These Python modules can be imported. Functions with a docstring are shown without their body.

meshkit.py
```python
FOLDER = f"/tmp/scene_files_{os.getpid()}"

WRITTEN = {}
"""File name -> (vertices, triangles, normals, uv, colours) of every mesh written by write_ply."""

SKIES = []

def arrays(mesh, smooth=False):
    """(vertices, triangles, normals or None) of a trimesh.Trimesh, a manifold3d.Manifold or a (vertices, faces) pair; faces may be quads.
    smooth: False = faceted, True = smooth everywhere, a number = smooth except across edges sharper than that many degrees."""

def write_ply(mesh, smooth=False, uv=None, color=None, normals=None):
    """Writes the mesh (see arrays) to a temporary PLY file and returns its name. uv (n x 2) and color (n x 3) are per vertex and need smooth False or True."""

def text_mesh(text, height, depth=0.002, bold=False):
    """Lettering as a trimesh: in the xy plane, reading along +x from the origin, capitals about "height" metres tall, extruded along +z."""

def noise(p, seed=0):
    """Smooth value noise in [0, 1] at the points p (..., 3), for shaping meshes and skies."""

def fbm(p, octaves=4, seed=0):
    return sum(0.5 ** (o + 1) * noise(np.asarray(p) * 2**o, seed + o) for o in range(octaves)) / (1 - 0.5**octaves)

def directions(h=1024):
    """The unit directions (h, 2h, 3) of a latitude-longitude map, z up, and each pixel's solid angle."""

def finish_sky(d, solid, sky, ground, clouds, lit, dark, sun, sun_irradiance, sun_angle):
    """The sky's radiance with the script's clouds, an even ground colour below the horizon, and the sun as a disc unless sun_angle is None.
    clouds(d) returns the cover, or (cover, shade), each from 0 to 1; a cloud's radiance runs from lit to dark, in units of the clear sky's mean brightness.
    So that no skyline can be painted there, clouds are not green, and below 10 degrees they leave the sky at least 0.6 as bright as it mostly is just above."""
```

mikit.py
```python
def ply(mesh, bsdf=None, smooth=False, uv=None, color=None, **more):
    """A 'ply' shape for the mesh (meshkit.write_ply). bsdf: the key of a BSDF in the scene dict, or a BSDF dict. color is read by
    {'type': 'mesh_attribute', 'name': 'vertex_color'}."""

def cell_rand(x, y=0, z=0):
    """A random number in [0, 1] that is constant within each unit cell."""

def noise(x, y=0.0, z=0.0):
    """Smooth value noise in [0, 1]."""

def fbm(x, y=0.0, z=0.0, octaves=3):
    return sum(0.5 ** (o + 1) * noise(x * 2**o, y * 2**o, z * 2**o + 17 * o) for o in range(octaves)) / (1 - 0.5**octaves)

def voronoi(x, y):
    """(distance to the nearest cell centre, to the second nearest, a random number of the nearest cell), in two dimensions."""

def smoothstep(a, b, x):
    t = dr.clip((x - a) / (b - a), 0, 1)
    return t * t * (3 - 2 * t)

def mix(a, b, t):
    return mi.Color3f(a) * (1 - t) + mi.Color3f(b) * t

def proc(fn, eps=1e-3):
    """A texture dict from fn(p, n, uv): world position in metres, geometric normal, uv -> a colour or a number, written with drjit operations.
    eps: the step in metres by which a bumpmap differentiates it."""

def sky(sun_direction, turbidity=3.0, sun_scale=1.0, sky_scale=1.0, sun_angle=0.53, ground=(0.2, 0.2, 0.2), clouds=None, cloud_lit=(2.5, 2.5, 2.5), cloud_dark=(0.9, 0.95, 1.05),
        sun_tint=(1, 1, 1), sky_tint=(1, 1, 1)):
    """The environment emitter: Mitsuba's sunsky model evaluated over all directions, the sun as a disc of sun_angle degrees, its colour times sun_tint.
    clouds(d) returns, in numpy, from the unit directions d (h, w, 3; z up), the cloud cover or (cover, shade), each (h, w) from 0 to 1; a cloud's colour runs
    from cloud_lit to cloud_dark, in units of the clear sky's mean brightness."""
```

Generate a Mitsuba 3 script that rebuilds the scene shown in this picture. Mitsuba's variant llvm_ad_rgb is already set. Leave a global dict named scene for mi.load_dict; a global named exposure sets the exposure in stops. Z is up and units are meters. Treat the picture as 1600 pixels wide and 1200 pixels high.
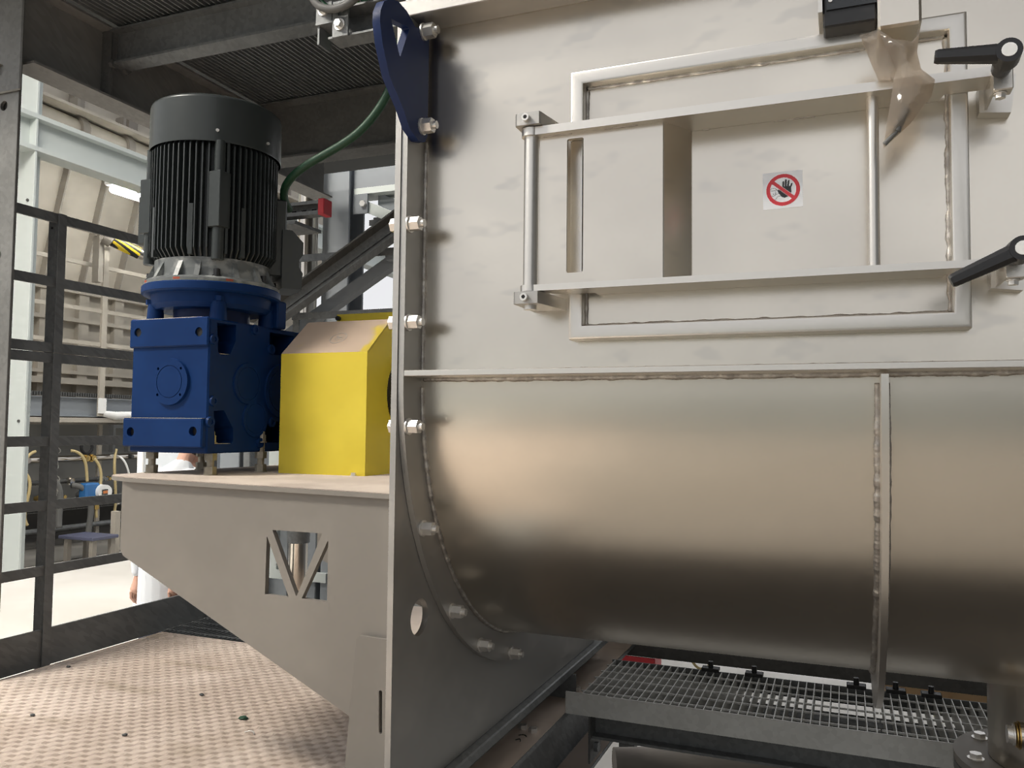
import math, random
import numpy as np, trimesh, shapely
import shapely.geometry as sg
import manifold3d as m3
import drjit as dr
import mitsuba as mi
import mikit, meshkit
from mikit import noise, fbm, voronoi, smoothstep, mix

random.seed(7); rng = np.random.default_rng(7)
scene, labels = {}, {}
S = 2.0                      # everything below is written in half-metres
LT = mi.ScalarTransform4f

# ------------------------------------------------------------------ camera, sky, lamps, exposure
exposure = 2.7
EYE = np.array([0.0, -1.1, 0.62])
RIGHT = np.array([0.92827885, 0.37173703, 0.01048582])
DOWN = np.array([-0.00919372, 0.05112755, -0.99864981])
FWD = np.array([-0.37177123, 0.9269291, 0.05087828])
scene['camera'] = {'type': 'perspective', 'fov': 2 * math.degrees(math.atan(800 / 1294.0)), 'fov_axis': 'x', 'near_clip': 0.02, 'far_clip': 400.0,
                   'to_world': LT().look_at(origin=(EYE * S).tolist(), target=((EYE + FWD) * S).tolist(), up=(-DOWN).tolist())}
scene['sky'] = mikit.sky((-0.5, -0.6, 0.62), turbidity=4.0, sun_scale=0.0, sky_scale=1.0, ground=(0.30, 0.28, 0.26),
                         clouds=lambda d: (np.ones(d.shape[:2]), 0.25 + 0.3 * meshkit.fbm(d * 2.5, 3)), cloud_lit=(1.5, 1.5, 1.52), cloud_dark=(0.9, 0.92, 0.96))

# added lamps out of view, brightening the floor and drive from the upper left
def fill_lamp(x, y, z, w, h, rad):
    o = np.array([x, y, z]) * S
    return {'type': 'rectangle', 'to_world': LT().translate(o.tolist()) @ LT().rotate([1, 0, 0], 180) @ LT().scale([w * S, h * S, 1]), 'emitter': {'type': 'area', 'radiance': {'type': 'rgb', 'value': list(rad)}}}
for i, (x, y, r) in enumerate(((-2.7, -1.6, 14.0), (-2.7, 0.3, 7.5))):
    scene['added_lamp' + (f'_{i:03d}' if i else '')] = fill_lamp(x, y, 3.5, 0.55, 0.3, (r, r * 0.94, r * 0.84))
    labels['added_lamp' + (f'_{i:03d}' if i else '')] = {'kind': 'structure'}

# ------------------------------------------------------------------ materials
def bs(name, **k):
    d = {'type': 'principled'}
    for a, v in k.items():
        if isinstance(v, tuple): v = {'type': 'rgb', 'value': list(v)}
        d[a] = v
    scene[name] = d
    return name

def tex(fn): return mikit.proc(fn)

def smudged(a, b, s, lo=0.35, hi=0.75):
    return lambda p, n, uv: mix(a, b, smoothstep(lo, hi, fbm(p.x * s, p.y * s + 3, p.z * s, 4)))

def galv(a, b):
    def fn(p, n, uv):
        k = 55.0
        d1, d2, r = voronoi((p.x + 0.37 * p.y) * k, (p.z + 0.61 * p.y) * k)
        big = fbm(p.x * 5, p.y * 5, p.z * 5, 3)
        return mix(a, b, dr.clip(0.35 * r + 0.9 * (big - 0.2), 0, 1))
    return fn

def steel_sheet(p, n, uv):
    f = fbm(p.x * 2.2 + 7, p.y * 2.2, p.z * 2.6, 4)
    rub = smoothstep(0.62, 0.8, fbm(p.x * 9, p.y * 9 + 5, p.z * 16, 3))
    c = mix((0.665, 0.62, 0.55), (0.755, 0.705, 0.62), smoothstep(0.3, 0.7, f))
    return mix(c, (0.54, 0.515, 0.475), rub * 0.45)

M_WALL = bs('mat_steel_sheet', base_color=tex(steel_sheet), metallic=1.0, roughness=0.25)
M_TROUGH = bs('mat_steel_trough', base_color=tex(lambda p, n, uv: mix((0.665, 0.62, 0.55), (0.755, 0.705, 0.62), fbm(p.x * 3, p.y * 3, p.z * 3, 4))), metallic=1.0, roughness=0.30)
M_EDGE = bs('mat_steel_edge', base_color=(0.72, 0.69, 0.64), metallic=1.0, roughness=0.36)
M_PLATE = bs('mat_steel_plate', base_color=tex(smudged((0.43, 0.42, 0.40), (0.52, 0.50, 0.47), 4.0)), metallic=0.85, roughness=0.5)
M_BLAST = bs('mat_blasted_steel', base_color=tex(smudged((0.215, 0.198, 0.176), (0.245, 0.226, 0.20), 3.0)), metallic=0.2, roughness=0.6, specular=0.4)
M_WELD = bs('mat_weld', base_color=tex(smudged((0.40, 0.37, 0.34), (0.62, 0.59, 0.54), 60.0)), metallic=0.9, roughness=0.48)
M_BOLT = bs('mat_bolt', base_color=(0.74, 0.72, 0.68), metallic=0.75, roughness=0.34)
M_ZINC = bs('mat_zinc_nut', base_color=tex(smudged((0.26, 0.235, 0.19), (0.36, 0.33, 0.27), 30.0)), metallic=0.6, roughness=0.42)
M_CHROME = bs('mat_chrome', base_color=(0.62, 0.58, 0.52), metallic=1.0, roughness=0.16)
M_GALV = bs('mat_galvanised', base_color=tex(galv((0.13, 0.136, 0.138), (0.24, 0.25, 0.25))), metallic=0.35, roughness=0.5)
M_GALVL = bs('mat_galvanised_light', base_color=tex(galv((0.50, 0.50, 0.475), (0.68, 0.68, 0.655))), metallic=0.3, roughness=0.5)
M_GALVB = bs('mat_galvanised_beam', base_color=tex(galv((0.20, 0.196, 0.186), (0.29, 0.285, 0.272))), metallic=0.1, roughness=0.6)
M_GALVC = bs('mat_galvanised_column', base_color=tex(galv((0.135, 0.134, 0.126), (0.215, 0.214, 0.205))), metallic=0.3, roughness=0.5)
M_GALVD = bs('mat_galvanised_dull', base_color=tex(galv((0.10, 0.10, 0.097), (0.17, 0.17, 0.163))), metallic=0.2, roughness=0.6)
M_DUST = bs('mat_dust', base_color=tex(smudged((0.36, 0.305, 0.26), (0.44, 0.38, 0.325), 6.0)), roughness=0.95, specular=0.15)
M_BLUE = bs('mat_blue_paint', base_color=tex(smudged((0.004, 0.024, 0.098), (0.006, 0.031, 0.12), 5.0)), roughness=0.45, specular=0.12)
M_LUG = bs('mat_blue_lug', base_color=tex(smudged((0.012, 0.025, 0.085), (0.015, 0.031, 0.105), 5.0)), roughness=0.45, specular=0.2)
M_BLUED = bs('mat_blue_dusty', base_color=tex(lambda p, n, uv: mix((0.02, 0.06, 0.27), (0.42, 0.37, 0.35), smoothstep(0.30, 0.5, fbm(p.x * 14, p.y * 14, p.z * 14, 3)))), roughness=0.7)
M_MOTOR = bs('mat_motor_grey', base_color=(0.036, 0.042, 0.042), roughness=0.30, specular=0.35)
M_FIN = bs('mat_motor_fin', base_color=(0.030, 0.036, 0.037), roughness=0.40, specular=0.5)
M_SHIELD = bs('mat_motor_shield', base_color=tex(smudged((0.12, 0.13, 0.13), (0.26, 0.27, 0.26), 22.0, 0.45, 0.7)), roughness=0.42)
M_RUST = bs('mat_red_primer', base_color=(0.30, 0.06, 0.03), roughness=0.7)
M_YEL = bs('mat_yellow_paint', base_color=tex(smudged((0.66, 0.52, 0.045), (0.72, 0.575, 0.055), 4.0)), roughness=0.45, specular=0.4)
def yellow_dust(p, n, uv):
    f = fbm(p.x * 7, p.y * 7, p.z * 7, 4) + 0.28 * smoothstep(-1.80, -1.72, p.x)
    return mix((0.46, 0.355, 0.275), (0.52, 0.40, 0.06), smoothstep(0.60, 0.76, f))
M_YELD = bs('mat_yellow_dusty', base_color=tex(yellow_dust), roughness=0.85, specular=0.2)
M_BLACK = bs('mat_black_plastic', base_color=(0.012, 0.012, 0.013), roughness=0.36, specular=0.5)
M_OGRATE = bs('mat_grating_dark', base_color=(0.26, 0.27, 0.27), metallic=0.1, roughness=0.5)
M_GREYB = bs('mat_switch_plate', base_color=(0.020, 0.023, 0.027), roughness=0.3)
M_DARK = bs('mat_dark_hole', base_color=(0.01, 0.01, 0.011), roughness=0.8)
M_WHITE = bs('mat_white', base_color=(0.82, 0.82, 0.80), roughness=0.45)
M_STICK = bs('mat_sticker_white', base_color=(0.76, 0.77, 0.79), roughness=0.35)
M_RED = bs('mat_red', base_color=(0.55, 0.035, 0.045), roughness=0.4)
M_GREEN = bs('mat_green_cable', base_color=(0.009, 0.048, 0.022), roughness=0.5)
M_GREENL = bs('mat_green_light', base_color=(0.06, 0.20, 0.03), roughness=0.5)
M_FLOOR = bs('mat_chequer_floor', base_color=tex(lambda p, n, uv: mix(mix((0.47, 0.385, 0.32), (0.58, 0.49, 0.42), smoothstep(0.3, 0.7, fbm(p.x * 2.4, p.y * 2.4, 0, 4))),
             (0.36, 0.29, 0.22), smoothstep(0.62, 0.85, fbm(p.x * 1.3 + 9, p.y * 5, 2, 4)))), roughness=0.62, specular=0.35)
M_CONC = bs('mat_concrete', base_color=tex(smudged((0.50, 0.48, 0.44), (0.60, 0.58, 0.54), 0.7)), roughness=0.8)
M_CONCD = bs('mat_concrete_dark', base_color=tex(smudged((0.10, 0.095, 0.085), (0.16, 0.15, 0.135), 1.2)), roughness=0.7)
M_BEIGE = bs('mat_beige_panel', base_color=tex(smudged((0.35, 0.32, 0.27), (0.43, 0.395, 0.335), 1.6)), roughness=0.6)
M_BEIGED = bs('mat_beige_rib', base_color=tex(smudged((0.20, 0.18, 0.155), (0.26, 0.24, 0.205), 2.0)), roughness=0.6)
M_PAINT = bs('mat_pale_paint', base_color=(0.50, 0.54, 0.525), roughness=0.5)
M_GREY = bs('mat_grey_paint', base_color=(0.22, 0.24, 0.26), roughness=0.5)
M_GREYD = bs('mat_grey_dark', base_color=(0.06, 0.062, 0.062), roughness=0.6)
M_HOSE = bs('mat_hose', base_color=(0.50, 0.40, 0.20), roughness=0.5)
M_HOSEG = bs('mat_hose_grey', base_color=(0.13, 0.13, 0.125), roughness=0.6)
M_BRASS = bs('mat_brass', base_color=(0.6, 0.42, 0.15), metallic=1.0, roughness=0.3)
M_SKIN = bs('mat_skin', base_color=(0.62, 0.36, 0.27), roughness=0.6)
M_SHIRT = bs('mat_shirt', base_color=(0.75, 0.78, 0.82), roughness=0.85)
M_TROUS = bs('mat_trousers', base_color=(0.05, 0.06, 0.09), roughness=0.9)
M_HAIR = bs('mat_hair', base_color=(0.05, 0.035, 0.025), roughness=0.7)
M_WOOD = bs('mat_timber', base_color=(0.50, 0.33, 0.18), roughness=0.7)
def hazard(p, n, uv):
    s = (p.y * 1.0 + p.z * 1.6) * 9.0
    return mix((0.75, 0.55, 0.03), (0.02, 0.02, 0.02), smoothstep(0.49, 0.51, s - dr.floor(s)))
M_HAZ = bs('mat_hazard_tape', base_color=tex(hazard), roughness=0.5)
scene['mat_bag'] = {'type': 'principledthin', 'base_color': {'type': 'rgb', 'value': [0.78, 0.72, 0.65]}, 'roughness': 0.12, 'spec_trans': 0.80, 'diff_trans': 1.0, 'eta': 1.35}
M_BAG = 'mat_bag'

# ------------------------------------------------------------------ geometry helpers (half-metres)
def cat(*ms):
    out = []
    for m in ms: out += list(m) if isinstance(m, (list, tuple)) else [m]
    return trimesh.util.concatenate(out)

def box(x0, x1, y0, y1, z0, z1, c=0.0):
    if c <= 0:
        m = trimesh.creation.box((x1 - x0, y1 - y0, z1 - z0))
        m.apply_translation(((x0 + x1) / 2, (y0 + y1) / 2, (z0 + z1) / 2)); return m
    P = []
    for sx in (0, 1):
        for sy in (0, 1):
            for sz in (0, 1):
                b = np.array([(x0, x1)[sx], (y0, y1)[sy], (z0, z1)[sz]]); d = c * (1 - 2 * np.array([sx, sy, sz]))
                for k in range(3):
                    q = b + d; q[k] = b[k]; P.append(q)
    return trimesh.convex.convex_hull(np.array(P))

def cyl(a, b, r, n=24, r2=None):
    a, b = np.asarray(a, float), np.asarray(b, float); d = b - a; L = np.linalg.norm(d); d /= L
    u = np.cross(d, [0, 0, 1.0] if abs(d[2]) < 0.9 else [1.0, 0, 0]); u /= np.linalg.norm(u); w = np.cross(d, u)
    t = np.arange(n) / n * 2 * np.pi
    c = np.cos(t)[:, None] * u + np.sin(t)[:, None] * w
    r2 = r if r2 is None else r2
    v = np.vstack([a + c * r, b + c * r2, a[None], b[None]]); f = []
    for i in range(n):
        j = (i + 1) % n
        f += [[i, j, n + j], [i, n + j, n + i], [2 * n, j, i], [2 * n + 1, n + i, n + j]]
    m = trimesh.Trimesh(v, f, process=False)
    return m

def hexn(a, b, af):
    m = cyl(a, b, af / 2 / math.cos(math.pi / 6), 6); return m

AX = {'x': np.array([[0, 0, 1], [1, 0, 0], [0, 1, 0]], float), 'y': np.array([[1, 0, 0], [0, 0, 1], [0, 1, 0]], float), 'z': np.eye(3)}
def prism(poly, axis, t0, t1):
    """poly in (y,z) for axis x, (x,z) for y, (x,y) for z; extruded along the axis from t0 to t1"""
    if not isinstance(poly, (sg.Polygon, sg.MultiPolygon)): poly = sg.Polygon(poly)
    ms = []
    for g in getattr(poly, 'geoms', [poly]):
        m = trimesh.creation.extrude_polygon(g, t1 - t0, engine='earcut')
        v = np.array(m.vertices); v[:, 2] += t0
        R = AX[axis]; v = v @ R.T if axis != 'x' else np.stack([v[:, 2], v[:, 0], v[:, 1]], 1)
        f = np.array(m.faces)
        if axis == 'y': v = np.stack([np.array(m.vertices)[:, 0], np.array(m.vertices)[:, 2] + t0, np.array(m.vertices)[:, 1]], 1); f = f[:, ::-1]
        ms.append(trimesh.Trimesh(v, f, process=False))
    return cat(ms)

def tube(path, r, n=8, closed=False, wob=0.0):
    P = np.asarray(path, float); N = len(P)
    T = np.gradient(P, axis=0) if not closed else np.roll(P, -1, 0) - np.roll(P, 1, 0)
    T /= np.linalg.norm(T, axis=1, keepdims=True) + 1e-12
    u = np.cross(T[0], [0.3, 0.5, 0.81]); u /= np.linalg.norm(u); U = []
    for i in range(N):
        u = u - T[i] * (u @ T[i]); u /= np.linalg.norm(u); U.append(u)
    U = np.array(U); W = np.cross(T, U); t = np.arange(n) / n * 2 * np.pi
    rr = np.full((N, 1), r) if np.ndim(r) == 0 else np.asarray(r)[:, None]
    if wob: rr = rr * (1 + wob * (rng.random((N, 1)) - 0.5))
    v = P[:, None] + rr[:, :, None] * (np.cos(t)[None, :, None] * U[:, None] + np.sin(t)[None, :, None] * W[:, None])
    v = v.reshape(-1, 3); f = []
    M = N if closed else N - 1
    for i in range(M):
        a, b = i * n, ((i + 1) % N) * n
        for k in range(n):
            l = (k + 1) % n
            f += [[a + k, a + l, b + l], [a + k, b + l, b + k]]
    if not closed:
        v = np.vstack([v, P[:1], P[-1:]]); c0, c1 = N * n, N * n + 1
        for k in range(n):
            l = (k + 1) % n
            f += [[c0, l, k], [c1, (N - 1) * n + k, (N - 1) * n + l]]
    return trimesh.Trimesh(v, f, process=False)

def curve(pts, n=24):
    from scipy.interpolate import CubicSpline
    P = np.asarray(pts, float); s = np.r_[0, np.cumsum(np.linalg.norm(np.diff(P, axis=0), axis=1))]
    return CubicSpline(s, P)(np.linspace(0, s[-1], n))

def lathe(profile, cx, cy, n=64):
    pr = np.asarray(profile, float); t = np.arange(n) / n * 2 * np.pi; k = len(pr)
    v = np.stack([cx + pr[:, 0][:, None] * np.cos(t), cy + pr[:, 0][:, None] * np.sin(t), np.repeat(pr[:, 1][:, None], n, 1)], -1).reshape(-1, 3); f = []
    for i in range(k - 1):
        for a in range(n):
            b = (a + 1) % n
            f += [[i * n + a, i * n + b, (i + 1) * n + b], [i * n + a, (i + 1) * n + b, (i + 1) * n + a]]
    return trimesh.Trimesh(v, f, process=False)

def ibeam(axis, c, z0, h, w, a0, a1, tf=0.006, tw=0.005):
    """rolled beam with its centre line at c (y for axis x, x for axis y), bottom at z0"""
    pts = [(-w/2, 0), (w/2, 0), (w/2, tf), (tw/2, tf), (tw/2, h - tf), (w/2, h - tf), (w/2, h), (-w/2, h), (-w/2, h - tf), (-tw/2, h - tf), (-tw/2, tf), (-w/2, tf)]
    return prism([(c + p[0], z0 + p[1]) for p in pts], axis, a0, a1)

def manif(m): return m3.Manifold(m3.Mesh(np.asarray(m.vertices, np.float32), np.asarray(m.faces, np.uint32)))
def tri(M): k = M.to_mesh(); return trimesh.Trimesh(np.array(k.vert_properties[:, :3]), np.array(k.tri_verts), process=False)
def cut(m, *ds):
    M = manif(trimesh.Trimesh(m.vertices, m.faces))
    for d in ds: M = M - manif(trimesh.Trimesh(d.vertices, d.faces))
    return tri(M)

def arc(cy, cz, r, a0, a1, n): return [(cy + r * math.cos(a), cz + r * math.sin(a)) for a in np.radians(np.linspace(a0, a1, n))]

# ------------------------------------------------------------------ scene book-keeping
def numbered(k):
    taken = lambda q: q in scene or q in labels or any(x.startswith(q + '__') for x in scene)
    if not taken(k): return k
    i = 1
    while taken(f'{k}_{i:03d}'): i += 1
    return f'{k}_{i:03d}'

def put(key, mesh, mat, smooth=25, label=None, kind=None, group=None, category=None):
    key = numbered(key)
    m = trimesh.Trimesh(np.asarray(mesh.vertices) * S, np.asarray(mesh.faces), process=False)
    scene[key] = mikit.ply(m, mat, smooth)
    d = {k: v for k, v in (('label', label), ('category', category), ('group', group), ('kind', kind)) if v}
    if d: labels[key] = d
    return key

def thing(name, label, category, group=None):
    key = numbered(name); labels[key] = {'label': label, 'category': category}
    if group: labels[key]['group'] = group
    return key
def struct(name, mesh, mat, smooth=25): return put(name, mesh, mat, smooth, kind='structure')
def part(root, name, mesh, mat, smooth=25, label=None, kind=None): return put(f'{root}__{name}', mesh, mat, smooth, label, kind)

def bolt_nut(root, x, y, z, d=1, name='flange_bolt', af=0.0185):
    b = numbered(f'{root}__{name}')
    put(b, cyl((x - d * 0.024, y, z), (x + d * 0.025, y, z), 0.0058, 14), M_BOLT)
    part(b, 'washer', cyl((x, y, z), (x + d * 0.0028, y, z), 0.0124, 24), M_BOLT, 30)
    part(b, 'nut', hexn((x + d * 0.003, y, z), (x + d * 0.0185, y, z), af), M_BOLT, 20)
    part(b, 'head', hexn((x - d * 0.0285, y, z), (x - d * 0.0195, y, z), af), M_BOLT, 20)

# ================================================================== setting: floor, ground, hall shell
def ground():
    struct('ground', cat(box(-9, -1.99, -6, 9, -0.35, -0.25)), M_CONC)
    struct('ground_pit', box(-1.99, 14, 1.6, 12, -1.5, -1.4), M_CONC)
    struct('floor_pit', box(-1.99, 14, -8, 1.6, -1.5, -1.4), bs('mat_pit_floor_shaded', base_color=(0.13, 0.115, 0.10), roughness=0.8))  # colour darkened to stand in for shade below the machinery
    struct('floor_front', box(-0.735, 3.0, -1.9, -0.11, -0.02, 0.0), bs('mat_floor_front_dimmed', base_color=tex(smudged((0.30, 0.27, 0.235), (0.37, 0.335, 0.30), 2.0)), roughness=0.7))  # unseen floor, colour darkened to dim its reflection in the trough
    struct('floor', cat(box(-1.885, -0.735, -1.9, 0.83, -0.02, 0.0), box(-1.45, -0.735, 0.83, 1.45, -0.02, 0.0)), M_FLOOR)
    # raised tread bars of the chequer plate
    B, F = [], []; c = 0.0175
    x = -1.875; i = 0
    bar = np.array([[-1, -1, 0], [1, -1, 0], [1, 1, 0], [-1, 1, 0], [-0.72, -0.25, 1], [0.72, -0.25, 1], [0.72, 0.25, 1], [-0.72, 0.25, 1]], float)
    fb = np.array([[0, 1, 5], [0, 5, 4], [1, 2, 6], [1, 6, 5], [2, 3, 7], [2, 7, 6], [3, 0, 4], [3, 4, 7], [4, 5, 6], [4, 6, 7]])
    while x < -0.76:
        y = -0.32; j = 0
        while y < 0.82:
            for k in range(5):
                o = (k - 2) * 0.0031
                if (i + j) % 2: v = bar * [0.0062, 0.00085, 0.0007] + [x, y + o, 0]
                else: v = bar[:, [1, 0, 2]] * [0.00085, 0.0062, 0.0007] + [x + o, y, 0]
                B.append(v); F.append((fb if (i + j) % 2 else fb[:, ::-1]) + 8 * len(F))
            y += c; j += 1
        x += c; i += 1
    part('floor', 'tread_bars', trimesh.Trimesh(np.vstack(B), np.vstack(F), process=False), M_FLOOR, False, kind='stuff')
ground()

def far_hall():
    # big beige stiffened machine casing along the left side of the hall
    struct('wall_far_left', cat(box(-5.62, -5.5, 0.5, 6.5, 0.66, 1.62), prism([(-5.5, 1.62), (-5.62, 1.62), (-5.35, 2.72), (-5.2, 2.72)], 'y', 0.5, 6.5),
                                box(-5.6, -5.3, 0.5, 6.5, 2.72, 4.2)), M_BEIGE)
    y = 2.2
    while y < 6:
        part('wall_far_left', 'rib', prism([(-5.5, 1.62), (-5.2, 2.72), (-5.14, 2.72), (-5.44, 1.62)], 'y', y, y + 0.012), M_BEIGED, False)
        part('wall_far_left', 'panel_rib', box(-5.5, -5.455, y, y + 0.09, 0.72, 1.6), M_BEIGE, False)
        y += 0.335
    for z, h in ((1.60, 0.05), (1.38, 0.03), (1.17, 0.03), (0.98, 0.025)):
        part('wall_far_left', 'stringer', box(-5.5, -5.44, 0.8, 6.4, z, z + h), M_BEIGE, False)
    part('wall_far_left', 'ledge', box(-5.5, -5.36, 0.8, 6.4, 0.90, 0.945), M_BEIGE, False)
    part('wall_far_left', 'ledge', box(-5.5, -5.36, 0.8, 6.4, 0.76, 0.80), M_BEIGE, False)
    struct('wall_far_lower', box(-5.95, -5.75, 0.2, 7, -0.25, 0.7), M_CONCD)
    struct('floor_far', cat(box(-5.8, -4.52, 0.2, 7, -0.25, -0.244)), M_CONCD)
    struct('ceiling_001', box(0.3, 3.6, -3.6, -0.35, 3.6, 3.7), M_BEIGE)  # added roof out of view, shades the front floor
    struct('ceiling', box(-2.3, 1.6, -0.05, 2.05, 1.765, 1.80), M_GREYD)
    struct('added_wall_behind', box(-9, 9, -6.2, -6.0, -1.5, 1.0), M_PAINT)  # added low wall out of view, there for the steel to reflect
    struct('added_wall_right', box(3.6, 3.8, -6, 7, -1.5, 4.5), M_GREY)  # added wall out of view, blocks sky light from the right
far_hall()


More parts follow.
